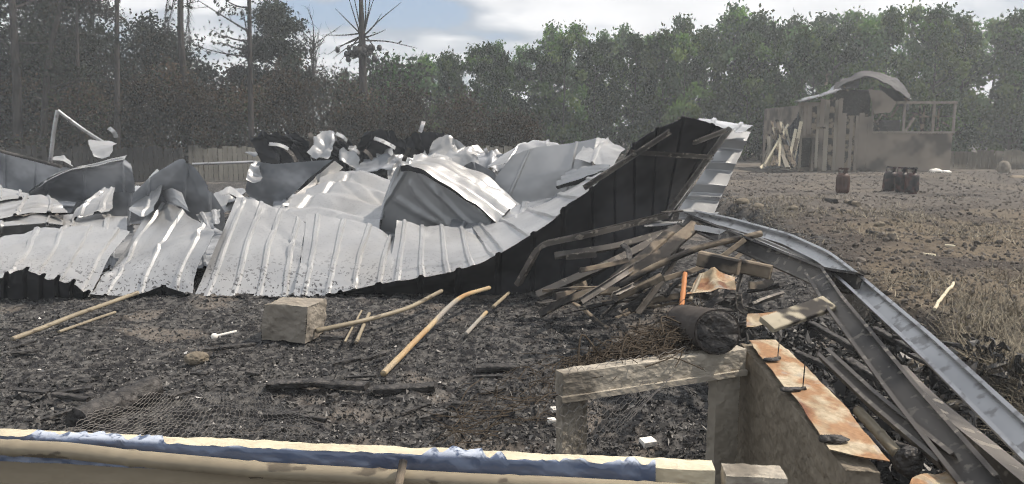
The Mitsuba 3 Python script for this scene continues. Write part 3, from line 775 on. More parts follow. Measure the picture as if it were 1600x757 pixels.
one('bamboo_stick', 'thin pale sliver of bamboo leaning beside the orange stick', 'bamboo stick', bamboo(P((1078, 470, 4.3), (1095, 430, 4.5)), .012, .15, 4), M['bamboo'], True)
S('rust orange folded sheet scrap behind the charred log', [[(1072, 472, 4.3), (1110, 466, 4.3), (1150, 456, 4.2)], [(1080, 448, 4.6), (1112, 440, 4.6), (1150, 436, 4.5)], [(1092, 425, 4.7), (1118, 422, 4.7), (1150, 430, 4.7)]], 0, .05, 54, cap='rust', back='rust', step=.02, name='rusty_scrap')
S('small rust orange plate at the far end of the rusty sheet', [[(1163, 505, 3.9), (1198, 500, 3.9)], [(1168, 488, 4.1), (1215, 480, 4.1)]], 0, .02, 55, cap='rust', back='rust', step=.02, name='rusty_scrap')
r = np.random.default_rng(9)
for k in range(20):
    px, py = r.uniform(900, 1240), r.uniform(430, 500)
    c = gd(px, py, r.uniform(.02, .25))
    a = r.uniform(0, 6.28); L = r.uniform(.12, .4)
    d = np.array([math.cos(a), math.sin(a), r.uniform(-.25, .35)]) * L
    one('broken_stick', 'short broken charred stick lying in the debris under the channels', 'stick', bar(wobble(resample([c - d, c + d], .05), .02, k), r.uniform(.02, .06), r.uniform(.015, .04)), M['wood'] if k % 3 else M['charwood'], group='broken sticks in the debris heap')

r = np.random.default_rng(99)
for k in range(27):
    px, py = r.uniform(860, 1200), r.uniform(385, 480)
    c = at(px, py, r.uniform(5.2, 6.8)); c[2] = max(c[2], .05)
    a = r.normal(.45, .75); L = r.uniform(.12, .5)
    d = np.array([math.cos(a), math.sin(a) * .6, r.normal(.28, .22)]) * L
    p = curve(np.array([c - d, c + r.normal(size=3) * .05, c + d]), .05, 2); p[:, 2] = np.maximum(p[:, 2], .02)
    if k % 3 == 0:
        one('steel_offcut', 'thin bent burnt steel strip tangled in the debris under the flap', 'metal strip', channel(p, r.uniform(.03, .06), .025, .003, .006, ref=(-.3, -1, r.uniform(-1, 1))), M['steel_burnt'], group='burnt strips in the debris heap')
    else:
        one('burnt_lath', 'burnt lath tangled in the debris under the flap', 'lath', bar(wobble(p, .02, k + 70), r.uniform(.025, .07), r.uniform(.012, .03), (-.2, -1, r.uniform(-.5, 1))), M['wood'] if k % 2 else M['charwood'], group='burnt laths in the debris heap')

# charred log on the concrete frame
lp = P((1121, 519, 3.28), (1090, 511, 3.7), (1068, 505, 4.0))
lm = tube(resample(lp, .02), .100, 20)
lm = roughen(roughen(lm, .009, 5, 3, .02), .0035, 35, 4)
lk_ = one('charred_log', 'thick charred brown log lying on the end of the concrete counter', 'log', lm, M['bark'], 50)
ld_ = unit(lp[0] - lp[1]); ce = tube(np.array([lp[0] + ld_ * .002, lp[0] + ld_ * .006, lp[0] + ld_ * .009]), [.092, .090, .070], 24)
ce = roughen(ce, .004, 30, 8, .012)
part(lk_, 'cut_end', ce, M['charwood'])

# ------------------------------------------------------------------ concrete frame, wall and rusty sheet
zt = .739
A, B = gd(880, 585, zt), gd(1166, 546, zt)
dv = unit(B - A); nv_ = np.array([dv[1], -dv[0], 0])      # towards the camera


def slab(p0, p1, off0, off1, z0, z1, edge=.02, amp=.006, seed=1):
    d = unit(np.array(p1) - np.array(p0)); n = np.array([d[1], -d[0], 0])
    c = [p0[:2] + n[:2] * off0, p1[:2] + n[:2] * off0, p1[:2] + n[:2] * off1, p0[:2] + n[:2] * off1]
    v = np.array([[*q, z] for z in (z0, z1) for q in c])
    m = trimesh.convex.convex_hull(v)
    return roughen(m, amp, 25, seed, edge)


fk = thing('concrete_counter', 'grey concrete counter of posts and a top beam behind the low fence', 'concrete counter')
part(fk, 'top_beam', slab(A, B, -.07, 0, zt - .095, zt, seed=2), M['pale_concrete'])
part(fk, 'lip', slab(A - dv * .01, B, -.02, .014, zt - .118, zt - .0935, amp=.002, seed=3), M['pale_concrete'])
part(fk, 'post', slab(A + dv * .002, A + dv * .098, -.065, -.008, -.1, zt - .115, seed=4), M['pale_concrete'])
part(fk, 'post', slab(A + dv * .15 - nv_ * .22, A + dv * .235 - nv_ * .22, -.08, 0, -.1, zt - .097, seed=5), M['pale_concrete'])
part(fk, 'post', slab(B - dv * .15, B - dv * .02, -.066, -.01, -.1, zt - .115, seed=6), M['pale_concrete'])
# low wall with the rusty sheet on top
W0, W1 = gd(1172, 548, .72), gd(1297, 708, .72)
wm = slab(W0 + [0, .15, 0], W1 - [0, .12, 0], -.10, 0, -.1, .715, .03, .012, 8)
if (gd(1300, 640, .7)[0] - wm.vertices[:, 0].mean()) < 0: wm = slab(W1 - [0, .12, 0], W0 + [0, .15, 0], -.10, 0, -.1, .715, .03, .012, 8)
one('low_concrete_wall', 'rough brown concrete wall running towards the camera under the rusty sheet', 'low wall', wm, M['mud_concrete'])
rz = .745
RS = [[gd(1298, 704, rz), gd(1345, 716, rz), gd(1392, 722, rz)], [gd(1250, 630, rz), gd(1290, 630, rz), gd(1325, 638, rz)], [gd(1200, 572, rz), gd(1228, 572, rz), gd(1262, 574, rz)], [gd(1168, 531, rz), gd(1188, 530, rz), gd(1212, 530, rz)]]
S('rust stained metal sheet lying along the top of the low wall', RS, 0, .007, 61, raw=True, edge=.013, cap='rust', back='rust', step=.02, name='rusty_sheet', jag=0)
for (px, py, h, lab) in ((1215, 562, .10, 'thin nail standing upright on the far half of the rusty sheet'), (1254, 610, .11, 'thin nail standing upright on the middle of the rusty sheet')):
    c = gd(px, py, rz)
    one('steel_nail', lab, 'nail', cat(tube(np.array([c, c + [.004, 0, h]]), .0025, 6), tube(np.array([c + [-.012, 0, .003], c + [.012, 0, .008]]), .008, 6)), M['steel_burnt'])
for (px, py, w, lab) in ((1207, 565, .05, 'crust of charcoal on the far end of the rusty sheet'), (1236, 612, .05, 'crust of charcoal beside the middle nail on the rusty sheet'), (1306, 690, .07, 'black charred chunk on the near end of the rusty sheet')):
    c = gd(px, py, rz)
    m = trimesh.creation.icosphere(2, 1.0); m.vertices *= [w * .7, w * .35, w * .16]; m = roughen(roughen(m, .012, 25, int(px), .02), .006, 70, 3); m.apply_translation(c + [0, 0, .008])
    one('charcoal_chunk', lab, 'charcoal', m, M['charwood'])

# ------------------------------------------------------------------ near low fence: plank, tarp, bamboo rail
fz = .668
L0, L1 = gd(-60, 668, fz), gd(1112, 720, fz)
ld = unit(L1 - L0); ln_ = np.array([ld[1], -ld[0], 0])
lk = thing('low_fence', 'low fence of timber plank and bamboo rail along the bottom edge', 'fence')
pl = slab(L0, L1, 0, .075, fz - .05, fz, .02, .006, 12)
pl.vertices[:, 2] += (meshkit.fbm(pl.vertices * 6, 3, 9) - .5) * .012
part(lk, 'plank', pl, M['timber'])
cs = np.linspace(0, 1, 7)
rail = []
for (px, py) in ((-70, 696), (0, 699), (100, 704), (200, 715), (300, 723), (400, 732), (520, 740), (640, 747), (800, 756), (1000, 766), (1110, 771)):
    t = (px + 60) / 1172
    rail.append(at(px, py, (L0 * (1 - t) + L1 * t)[1] - .135))
part(lk, 'bamboo_rail', bamboo(np.array(rail), .027, .42, 3, 16), M['bamboo'], True)
pan = slab(L0 + ln_ * .082, L1 + ln_ * .082, 0, .010, -.05, fz - .062, .06, .004, 13)
part(lk, 'board_panel', pan, M['ply'])
# end post and tie
tp = gd(642, 706, fz)
part(lk, 'post', roughen(tube(np.array([tp + ln_ * .10 + [0, 0, .012], tp + ln_ * .19 + [0, 0, -.06], tp + ln_ * .20 + [0, 0, -.7]]), .013, 8), .003, 20, 4), M['wood'])
EB0, EB1 = gd(1128, 724, fz), gd(1220, 728, fz)
one('concrete_stub', 'short pale concrete stub right of the low fence plank end', 'concrete block', slab(EB0, EB1, -.01, .085, fz - .3, fz - .004, .02, .010, 15), M['pale_concrete'])
# tarp draped over plank front
nx, nr = 220, 22
tt = np.linspace(.0, .93, nx)
prof_o = np.array([.012, .03, .05, .07, .083, .088, .09, .092, .096, .10])
prof_z = np.array([.010, .012, .012, .010, .004, -.012, -.03, -.045, -.06, -.075])
pr = np.linspace(0, 1, len(prof_o))
V = []
for a in tt:
    base = L0 * (1 - a) + L1 * a
    s0 = .40 + .9 * (meshkit.fbm(np.array([a * 7, 3, 1.]), 3, 2) - .5) + .55 * (meshkit.fbm(np.array([a * 70, 1, 1.]), 4, 3) - .5)
    s0 += .25 * math.exp(-((a - .49) / .10) ** 2) - .35 * math.exp(-((a - .68) / .05) ** 2) - .2 * math.exp(-((a - .25) / .12) ** 2)
    s0 = min(max(s0, 0.0), .44)
    for b in np.linspace(s0, 1, nr):
        w = (meshkit.fbm(np.array([a * 40, b * 4, 2.]), 3, 7) - .5)
        V.append(base + ln_ * (np.interp(b, pr, prof_o) + w * .012 * (b > .45)) + Z3 * (np.interp(b, pr, prof_z) + .004 + abs(w) * .028 * (b < .55)))
V = np.array(V)
i, j = np.meshgrid(np.arange(nx - 1), np.arange(nr - 1), indexing='ij')
q = np.stack([i * nr + j, i * nr + j + 1, (i + 1) * nr + j + 1, (i + 1) * nr + j], -1).reshape(-1, 4)
one('blue_tarp', 'torn dark blue tarp draped over the plank of the low fence', 'tarp', (V, q), M['tarp'], True)

# ------------------------------------------------------------------ things lying on the ash
bc = gd(446, 533)
bm = trimesh.creation.box([.40, .32, .31])
bm = roughen(roughen(bm, .035, 4, 21, .03), .012, 13, 23)
bm = roughen(bm, .007, 30, 22)
bm.vertices[:, 0] += bm.vertices[:, 2] * .12
bm.apply_transform(trimesh.transformations.rotation_matrix(-.25, [0, 0, 1]))
bm.apply_translation([bc[0] + .03, bc[1] + .18, .140])
one('concrete_block', 'single squarish concrete block standing on the ash before the sheets', 'concrete block', bm, M['concrete'])


def lay(pts, lift):
    return np.array([gd(p[0], p[1], .04 + l) for p, l in zip(pts, lift)])


def pole(label, pts, lift, r, mat, node=.35, seed=0):
    one('bamboo_pole', label, 'bamboo pole', bamboo(curve(lay(pts, lift), .04, 3), r, node, seed), M[mat], True)


pole('long grey pole lying on the ash at the far left', [(20, 531), (120, 492), (215, 458)], [0, .06, .1], .022, 'bamboo', .5, 1)
pole('thin yellow bamboo lying beside the grey pole at left', [(92, 519), (180, 488)], [0.01, .02], .014, 'bamboo', .22, 2)
pole('slightly curved grey pole running right from the concrete block', [(494, 518), (560, 504), (640, 482), (690, 455)], [.02, .06, .08, .14], .022, 'bamboo', .5, 3)
pole('long bent two-tone bamboo pole in the middle of the ash', [(598, 585), (655, 527), (700, 480), (722, 462), (765, 450)], [.0, .07, .14, .17, .12], .023, 'bamboo_scorched', .4, 4)
pole('short brown bamboo piece right of the bent pole', [(728, 522), (760, 488)], [.01, .03], .018, 'bamboo_scorched', .3, 5)
pole('short bamboo stub touching the black flap', [(770, 480), (795, 458)], [.02, .05], .018, 'bamboo', .3, 6)
pole('thin split stick leaning under the curved grey pole', [(538, 535), (565, 486)], [.0, .05], .010, 'bamboo', .5, 7)
pole('flat pale bamboo sliver under the curved grey pole', [(556, 536), (577, 490)], [.0, .05], .016, 'bamboo', .5, 8)
c = lay([(335, 526), (370, 518)], [.01, .03])
one('white_handle', 'small white knobbed handle lying on the ash left of the block', 'handle', cat(tube(c, .011, 8), trimesh.creation.icosphere(2, .028).apply_translation(c[0])), M['white'], 40)
for (px, py, w, ang, lab) in ((470, 599, .22, .1, 'flat charred plank lying left of the bent pole foot'), (535, 602, .18, -.2, 'small charred plank end right of the flat one'), (632, 606, .20, .05, 'charred plank lying below the foot of the bent pole'), (775, 575, .14, .0, 'charred plank piece right of the bent pole'), (880, 470, .3, .5, 'charred beam stub in front of the dark purlins')):
    c = gd(px, py, .05)
    d = np.array([math.cos(ang), math.sin(ang), 0.02]) * w
    one('charred_plank', lab, 'plank', bar(wobble(resample([c - d, c + d], .03), .015, int(px)), .09, .04), M['charwood'])
c0, c1 = gd(120, 660, .06), gd(240, 606, .06)
one('charred_log', 'black charred log half buried beside the wire netting at left', 'log', roughen(tube(resample([c0, c1], .03), .08, 14), .012, 16, 5, .025), M['charwood'], 50)
for (px, py, s, lab) in ((1012, 691, .05, 'white plaster chunk inside the concrete frame'), (868, 640, .035, 'small white chip left of the concrete frame post'), (862, 657, .03, 'tiny white chip below the other near the frame post')):
    c = gd(px, py, .03)
    m = roughen(trimesh.creation.box([s * 1.6, s * 1.1, s * .6]), .004, 30, int(px), .02)
    m.apply_transform(trimesh.transformations.rotation_matrix(.5, [.4, .2, 1])); m.apply_translation(c)
    one('plaster_chunk', lab, 'plaster', m, M['white'])
c = gd(308, 560, .02)
m = roughen(trimesh.creation.icosphere(3, .10), .04, 9, 4); m.vertices *= [1, .8, .5]; m.apply_translation(c)
one('grass_clod', 'pale dry clod of earth and grass on the ash at left', 'clod', m, M['mud_concrete'])

r = np.random.default_rng(55)
for k in range(34):
    px, py = r.uniform(20, 860), r.uniform(480, 655)
    c = gd(px, py, .04); a = r.normal(0, .6); L = r.uniform(.03, .14)
    d = np.array([math.cos(a), math.sin(a), r.uniform(-.1, .15)]) * L
    one('charred_fragment', 'small black charred wood fragment lying on the ash floor', 'charcoal', bar(wobble(resample([c - d, c + d], .02), .012, k + 200), r.uniform(.02, .05), r.uniform(.012, .03)), M['charwood'], group='charred fragments on the ash')

# ------------------------------------------------------------------ wire netting and twigs


def netting(label, corners, n, m, seed, sag=.05):
    """Hexagonal wire netting over the patch of four corners (a, b at the near side, d, c at the far side)."""
    a, b, c_, d = [np.asarray(x, float) for x in corners]
    segs = []

    def pos(u, v):
        p = (a * (1 - u) + b * u) * (1 - v) + (d * (1 - u) + c_ * u) * v
        w = meshkit.fbm(np.array([u * 5, v * 5, seed]), 3, seed) - .5
        return p + np.array([w * .05, 0, w * sag * 2])

    for i in range(n):
        for j in range(m):
            u0, v0 = (i + (.5 if j % 2 else 0)) / n, j / m
            k1, k2, k3 = pos(u0, v0), pos(u0, v0 + .6 / m), None
            segs.append((k1, k2))
            segs.append((k2, pos(u0 + .5 / n, v0 + 1 / m)))
            segs.append((k2, pos(u0 - .5 / n, v0 + 1 / m)))
    sv, sf = [], []
    for k, (p, q_) in enumerate(segs):
        t = tube(np.array([p, q_]), .0013, 3, False)
        sf.append(t.faces + 6 * k); sv.append(t.vertices)
    one('wire_netting', label, 'wire netting', trimesh.Trimesh(np.vstack(sv), np.vstack(sf), process=False), M['wire'])


netting('rusty wire netting lying on the ash at left behind the low fence', [gd(90, 680, .1), gd(560, 690, .1), gd(420, 615, .06), gd(190, 622, .06)], 44, 16, 3)
netting('wire netting hanging over the left end of the concrete frame', [A + nv_ * .035 + [-.05, 0, -.55], A + dv * .42 + nv_ * .04 + [0, 0, -.12], A + dv * .75 - nv_ * .05 + [0, 0, .03], A + dv * .0 + nv_ * .0 + [0, 0, .025]], 16, 12, 5, .03)
r = np.random.default_rng(21)
tw = []
for k in range(560):
    if k < 440:
        t = r.random() ** .6
        px = 870 + 225 * t
        py = 583 - 62 * t + r.normal() * (6 + 9 * t)
        c = gd(px, py, .74 - .06 * (1 - t) + r.uniform(-.03, .03)); L = r.uniform(.04, .16) * (.5 + .6 * t)
    else:
        px = r.uniform(700, 885); t = (px - 700) / 185
        py = 668 - 70 * t + r.normal() * 26
        c = gd(px, py, .05 + .12 * t * r.random()); L = r.uniform(.05, .2)
    a = r.normal(.6, .9)
    d = np.array([math.cos(a), math.sin(a), r.uniform(-.3, .3)]) * L
    p = np.array([c - d, c + r.normal(size=3) * .04 + [0, 0, .02], c + d])
    tw.append(tube(curve(p, .04, 1), r.uniform(.0011, .0033) * (1.5 if r.random() < .1 else 1), 4, False))
one('dry_brush', 'tangle of dry brown twigs and wires heaped at the concrete frame', 'brush', cat(*tw), M['twig'], kind='stuff')

# ------------------------------------------------------------------ right side pit: bamboo, black chunks
one('bamboo_stick', 'cream bamboo piece lying between rusty sheet and dark channels', 'bamboo stick', bamboo(P((1340, 642, 2.95), (1402, 710, 2.5)), .022, .3, 9), M['bamboo'], True)
one('charcoal_chunk', 'lump of grey charcoal at the end of the cream bamboo', 'charcoal', roughen(trimesh.creation.icosphere(3, .045), .02, 22, 6).apply_translation(at(1420, 722, 2.42)), M['charwood'])
S('rusty scrap at the bottom edge between the channels', [[(1420, 765, 2.15), (1500, 765, 2.15)], [(1440, 742, 2.3), (1505, 734, 2.3)]], 0, .01, 63, cap='rust', back='rust', step=.02, name='rusty_scrap')
r = np.random.default_rng(31)
for k in range(16):
    px, py = r.uniform(1225, 1470), r.uniform(520, 700)
    if px < 1230 + (py - 530) * 1.0: px += 60 + (py - 530) * .5
    c = gd(px, py, r.uniform(.1, .45)); a = r.normal(1.1, .35); L = r.uniform(.12, .35)
    d = np.array([-math.cos(a) * .6, math.sin(a), r.uniform(-.1, .25)]) * L
    one('charred_stick', 'black charred stick lying in the pit between wall and channels', 'stick', bar(wobble(resample([c - d, c + d], .04), .02, k + 40), r.uniform(.03, .07), r.uniform(.02, .05)), M['charwood'], group='charred sticks in the pit')

# ------------------------------------------------------------------ stuff on the ground
r = np.random.default_rng(3)
ico = trimesh.creation.icosphere(0, 1.0)
tet_v = np.array([[1, 0, -.3], [-.5, .87, -.3], [-.6, -.8, -.3], [.4, .3, .35], [-.2, -.2, .3]]) ; tet_f = np.array([[0, 3, 2], [0, 1, 3], [1, 4, 3], [1, 2, 4], [2, 3, 4], [0, 2, 1]])
N = 95000
yy = 3.2 + (9.0 - 3.2) * r.random(N) ** 1.5
xx = r.uniform(-1, 1, N) * (yy * .72) + .1
ok = xx < np.interp(yy, BANK_Y, BANK_X) + .1
xx, yy = xx[ok], yy[ok]
cl = meshkit.fbm(np.stack([xx * 1.5, yy * 1.5, xx * 0], -1), 3, 8)
s = r.gamma(1.5, .0030, len(xx)) + .0035
col = np.clip(r.gamma(1.1, .050, len(xx)), .010, .35)[:, None] * np.array([1, .98, .95])
wh = r.random(len(xx)) < .006
col[wh] = r.uniform(.25, .6, wh.sum())[:, None] * np.array([1, .97, .92])
sc = np.stack([s * r.uniform(.8, 2.2, len(s)), s, s * r.uniform(.3, .9, len(s))], -1)
pos = np.stack([xx, yy, hgt(xx, yy) + s * .25], -1)
m, cc = scatter(tet_v, tet_f, pos, sc, rot_rand(len(s), r), col)
one('charcoal_debris', 'loose charcoal flakes and ash covering the burnt floor', 'charcoal', m, M['flake'], kind='stuff', color=cc)
# pit charcoal
N = 5000
yy = r.uniform(2.2, 6.5, N); xx = r.uniform(1.2, 2.9, N) + (yy - 3) * .1
s = r.gamma(1.8, .008, N) + .007
col = np.clip(r.gamma(1.2, .03, N), .01, .3)[:, None] * np.array([1, .98, .96])
pos = np.stack([xx, yy, hgt(xx, yy) + r.uniform(0, .10, N)], -1)
m, cc = scatter(tet_v, tet_f, pos, np.stack([s * 1.8, s, s * .6], -1), rot_rand(N, r), col)
one('charcoal_rubble', 'black burnt rubble filling the pit beneath the channels', 'rubble', m, M['flake'], kind='stuff', color=cc)
# clods and gravel on the dirt
N = 16000
yy = 3.0 + 26 * r.random(N) ** 1.7; xx = np.interp(yy, BANK_Y, BANK_X) + r.random(N) ** 1.3 * (yy * .70 - np.interp(yy, BANK_Y, BANK_X) + 1.5)
s = (r.gamma(1.3, .006, N) + .005) * (1 + yy / 60)
col = r.uniform(.03, .16, N)[:, None] * np.array([1, .88, .76])
m, cc = scatter(ico.vertices, ico.faces, np.stack([xx, yy, hgt(xx, yy) + s * .2], -1), np.stack([s * r.uniform(.8, 1.5, N), s, s * .7], -1), rot_rand(N, r), col)
one('gravel', 'scattered stones and clods on the brown dirt at right', 'gravel', m, M['debris'], kind='stuff', color=cc)
# straw and dry grass
N = 26000
yy = 3.6 + 13.5 * r.random(N) ** 1.25; xb = np.interp(yy, BANK_Y, BANK_X)
xx = xb + .15 + r.random(N) * np.maximum(yy * .72 - xb, .5)
dn = meshkit.fbm(np.stack([xx * .9 + 7, yy * .6, xx * 0], -1), 3, 4)
ok = (dn + r.normal(size=N) * .05 > .555)
xx, yy = xx[ok], yy[ok]; N = len(xx)
blade = np.array([[-.5, 0, 0], [.5, 0, 0], [.25, 0, .6], [0, 0, 1.0]]); bf = np.array([[0, 1, 2], [0, 2, 3]])
az, el = r.uniform(0, 6.28, N), np.abs(r.normal(0, .45, N)) + .06
el = np.where(r.random(N) < .10, r.uniform(.4, 1.2, N), el)
zx = np.stack([np.cos(az) * np.cos(el), np.sin(az) * np.cos(el), np.sin(el)], -1)
xa = np.stack([-np.sin(az), np.cos(az), 0 * az], -1)
Rm = np.stack([xa, np.cross(zx, xa), zx], -1)
Ls = r.uniform(.06, .22, N)
col = r.uniform(.08, .32, N)[:, None] * np.array([1, .88, .66]) * np.where(r.random(N) < .25, .45, 1)[:, None]
m, cc = scatter(blade, bf, np.stack([xx, yy, hgt(xx, yy) + .004], -1), np.stack([r.uniform(.004, .009, N) * (1 + yy / 30), np.ones(N), Ls], -1), Rm, col)
one('dry_grass', 'dry yellow straw and dead grass strewn over the dirt', 'dry grass', m, M['debris'], kind='stuff', color=cc)

for (p0, p1, rr, lab, mat) in (((1355, 362), (1412, 374), .030, 'pale charred-ended stick lying in the dry grass', 'wood'), ((1458, 483), (1490, 442), .014, 'thin white bent stick lying on the dirt bank', 'timber'), ((1288, 313), (1306, 316), .06, 'dark wood chunk below the single gas cylinder', 'wood'), ((1322, 315), (1342, 320), .05, 'dark wood chunk right of the first one below the cylinder', 'wood'), ((1308, 330), (1330, 332), .045, 'third dark wood piece nearer in the dry grass', 'wood'), ((1475, 384), (1492, 385), .02, 'small pale stick lying alone in the grass at right', 'timber'), ((1443, 398), (1462, 400), .02, 'small pale chip in the grass left of the lone stick', 'timber')):
    a, b = gd(*p0, .33), gd(*p1, .33)
    one('fallen_stick', lab, 'stick', tube(wobble(resample([a, b], .05), .015, int(p0[0])), rr, 8), M[mat], 50)
for k, (px, py, s) in enumerate(((1185, 325, .10), (1160, 318, .12), (1375, 352, .07), (1240, 330, .08), (1445, 540, .05), (1500, 575, .05), (1528, 555, .04), (1560, 600, .05), (1470, 610, .06), (1435, 495, .10), (1450, 515, .09))):
    m = roughen(trimesh.creation.icosphere(2, s), s * .3, 2.5 / s * .35, k); m.vertices *= [1.2, 1, .65]
    c = gd(px, py, .30); m.apply_translation([c[0], c[1], float(hgt(c[0], c[1])) + s * .3])
    one('dirt_rock', 'rough earthy rock lying on the brown dirt', 'rock', m, M['mud_concrete'], 60, group='rocks on the dirt')

# ------------------------------------------------------------------ gas cylinders


def cylinder(label, px, py, bs, tilt=0, group=None, h=.62, w=.155):
    c = gd(px, py, .30); c[2] = float(hgt(c[0], c[1])) - .01
    k = thing('gas_cylinder', label, 'gas cylinder', group)
    Mx = trimesh.transformations.translation_matrix(c) @ trimesh.transformations.rotation_matrix(tilt, [0, 1, 0])
    pr = np.array([[0, .03], [w * .8, .03], [w * .95, .06], [w, .11], [w, .38], [w * .95, .43], [w * .75, .475], [w * .4, .497], [0, .50]]) * [1, h / .62]
    body = trimesh.creation.revolve(pr, sections=28); body.apply_transform(Mx)
    part(k, 'body', body, bs, 50)
    foot = trimesh.creation.annulus(w * .72, w * .78, .06, sections=24); foot.apply_translation([0, 0, .03]); foot.apply_transform(Mx)
    part(k, 'foot_ring', foot, bs)
    ring = [trimesh.creation.annulus(w * .66, w * .70, .035, sections=24).apply_translation([0, 0, .60 * h / .62])]
    for a in (0.4, 2.5, 4.6):
        ring.append(trimesh.creation.box([.012, .05, .14]).apply_translation([w * .68, 0, .53 * h / .62]).apply_transform(trimesh.transformations.rotation_matrix(a, [0, 0, 1])))
    m = cat(*ring); m.apply_transform(Mx)
    part(k, 'collar', m, bs)
    m = cat(trimesh.creation.cylinder(.02, .07, sections=10).apply_translation([0, 0, .53 * h / .62]), trimesh.creation.cylinder(.03, .02, sections=10).apply_translation([0, 0, .57 * h / .62])); m.apply_transform(Mx)
    part(k, 'valve', m, M['steel_burnt'])


cylinder('lone rusty red gas cylinder standing on the dirt before the house', 1316, 303, M['cylinder_red'])
cylinder('leftmost dark gas cylinder of the group of three, tilted slightly', 1388, 299, M['cylinder_dark'], .08)
cylinder('middle gas cylinder of the group, partly hidden by the others', 1408, 301, M['cylinder_dark'], .0)
cylinder('rightmost dark red gas cylinder of the group of three', 1424, 303, M['cylinder_dark'], -.02)

# ------------------------------------------------------------------ burnt house
HY = 29.0


def hx(px): return float(at(px, 230, HY)[0])
def hz(py): return float(at(800, py, HY)[2])


hk = thing('burnt_house', 'burnt out house with curled roof sheet and bare window bay', 'house')
zb = .1


def hbox(px0, px1, py0, py1, d0=0, d1=.15):
    return box(hx(px0), hx(px1), HY + d0, HY + d1, hz(py1), hz(py0))


part(hk, 'low_wall', hbox(1361, 1487, 209, 275), M['house_wall'])
part(hk, 'sill', hbox(1359, 1489, 205.5, 208.9, -.06, .18), M['concrete'])
part(hk, 'front_wall', cat(hbox(1246, 1250, 190, 275), hbox(1246, 1310, 160, 216), hbox(1268, 1272, 216.1, 275, -.03, .12), hbox(1281, 1337, 190, 275, .01, .14), hbox(1346, 1360, 186, 275, -.03, .13), hbox(1337.2, 1345.8, 240, 275)), M['house_wall'])
for (a, b) in ((1312, 1320), (1322, 1330), (1347, 1353)):
    part(hk, 'plank', hbox(a, b, 183, 268, -.06, -.02), M['house_wall'])
r = np.random.default_rng(88)
px = 1246.0
while px < 1357:
    w = r.uniform(5, 9); top = np.interp(px, [1246, 1310, 1312, 1357], [161, 150, 176, 178]) + r.uniform(-2, 9); bot = 215 if 1251 < px < 1266 else 268
    if r.random() > .12:
        part(hk, 'plank', hbox(px + .25, px + w - .25, top, bot - r.uniform(0, 6), -.055 - r.uniform(0, .02), -.035), M[('house_wall', 'house_wall', 'fence', 'wood')[int(r.integers(0, 4))]])
    px += w
for k in range(18):
    a_, b_ = r.uniform(1255, 1485), r.uniform(128, 200)
    if a_ > 1400: b_ = r.uniform(160, 200)
    p0 = at(a_, b_, HY + r.uniform(-.1, 1.5)); an = r.uniform(0, 6.28)
    p1 = p0 + np.array([math.cos(an) * .6, r.uniform(-.3, .3), math.sin(an) * .6]) * r.uniform(.4, 1.1)
    part(hk, 'roof_stick', bar(np.array([p0, p1]), r.uniform(.04, .10), .04, (0, -1, .1)), M['wood' if k % 3 else 'concrete'])
part(hk, 'gable', hbox(1303, 1360, 140, 189, .25, .32), M['charwood'])
part(hk, 'back_wall', box(hx(1246), hx(1487), HY + 4.0, HY + 4.15, .0, hz(185)), M['charwood'])
part(hk, 'side_wall', box(hx(1246), hx(1246) + .15, HY + .15, HY + 4.0, .0, hz(165)), M['house_wall'])
part(hk, 'side_wall', box(hx(1487) - .15, hx(1487), HY + .15, HY + 4.0, .0, hz(209)), M['house_wall'])
part(hk, 'partition_wall', box(hx(1358), hx(1358) + .12, HY + .4, HY + 3.9, .0, hz(150)), M['charwood'])
for px in (1361, 1410, 1456, 1488):
    part(hk, 'window_post', hbox(px - 1.6, px + 1.6, 158, 205.4, .0, .08), M['concrete'])
part(hk, 'top_beam', hbox(1398, 1491, 158.5, 162.5, -.03, .10), M['concrete'])
for (a, b, c_, d) in ((1376, 176, 1386, 184), (1421, 188, 1433, 176), (1437, 165, 1440, 206), (1444, 165, 1442, 206), (1468, 166, 1464, 204), (1372, 200, 1374, 206), (1405, 163, 1380, 150), (1308, 150, 1355, 175)):
    p0, p1 = at(a, b, HY + .3), at(c_, d, HY + .3)
    part(hk, 'roof_stick', bar(np.array([p0, p1]), .07, .05, (0, -1, 0)), M['wood'])
part(hk, 'hanging_panel', roughen(trimesh.convex.convex_hull(np.array([at(*p, HY - .12 + o) for o in (0, .03) for p in ((1357, 140), (1378, 142), (1401, 160), (1392, 176), (1366, 178))])), .01, 3, 3, .2), M['house_wall'])
part(hk, 'eave', bar(P((1245, 159, HY - .2), (1285, 149, HY - .2), (1310, 140, HY - .2)), .5, .05), M['steel'])


def housesheet(nm, pts, mat):
    C = np.array([[at(*c) for c in row] for row in pts])
    n = 24
    a = np.stack([np.stack([np.interp(np.linspace(0, C.shape[1] - 1, n), np.arange(C.shape[1]), C[k, :, c]) for c in range(3)], -1) for k in range(len(C))])
    a = np.stack([np.stack([np.interp(np.linspace(0, len(C) - 1, n), np.arange(len(C)), a[:, k, c]) for c in range(3)], -1) for k in range(n)], 1)
    a = gaussian_filter(a, (1.2, 1.2, 0), mode='nearest')
    a[..., 2] += (meshkit.noise(a * 2.6, 9) - .5) * .35 * np.minimum(1, np.abs(np.arange(n) - (n - 1) / 2) / (n * .45))[None, :, None][..., 0]
    a[..., 2] += .03 * np.where(np.arange(n) % 3 == 0, 1, 0)[:, None] + (meshkit.fbm(a * 1.5, 3, 4) - .5) * .12
    i, j = np.meshgrid(np.arange(n - 1), np.arange(n - 1), indexing='ij')
    q = np.stack([i * n + j, i * n + j + 1, (i + 1) * n + j + 1, (i + 1) * n + j], -1).reshape(-1, 4)
    part(hk, nm, (np.vstack([a.reshape(-1, 3), a.reshape(-1, 3) + [0, 0, -.02]]), np.vstack([q, q[:, ::-1] + n * n])), mat)


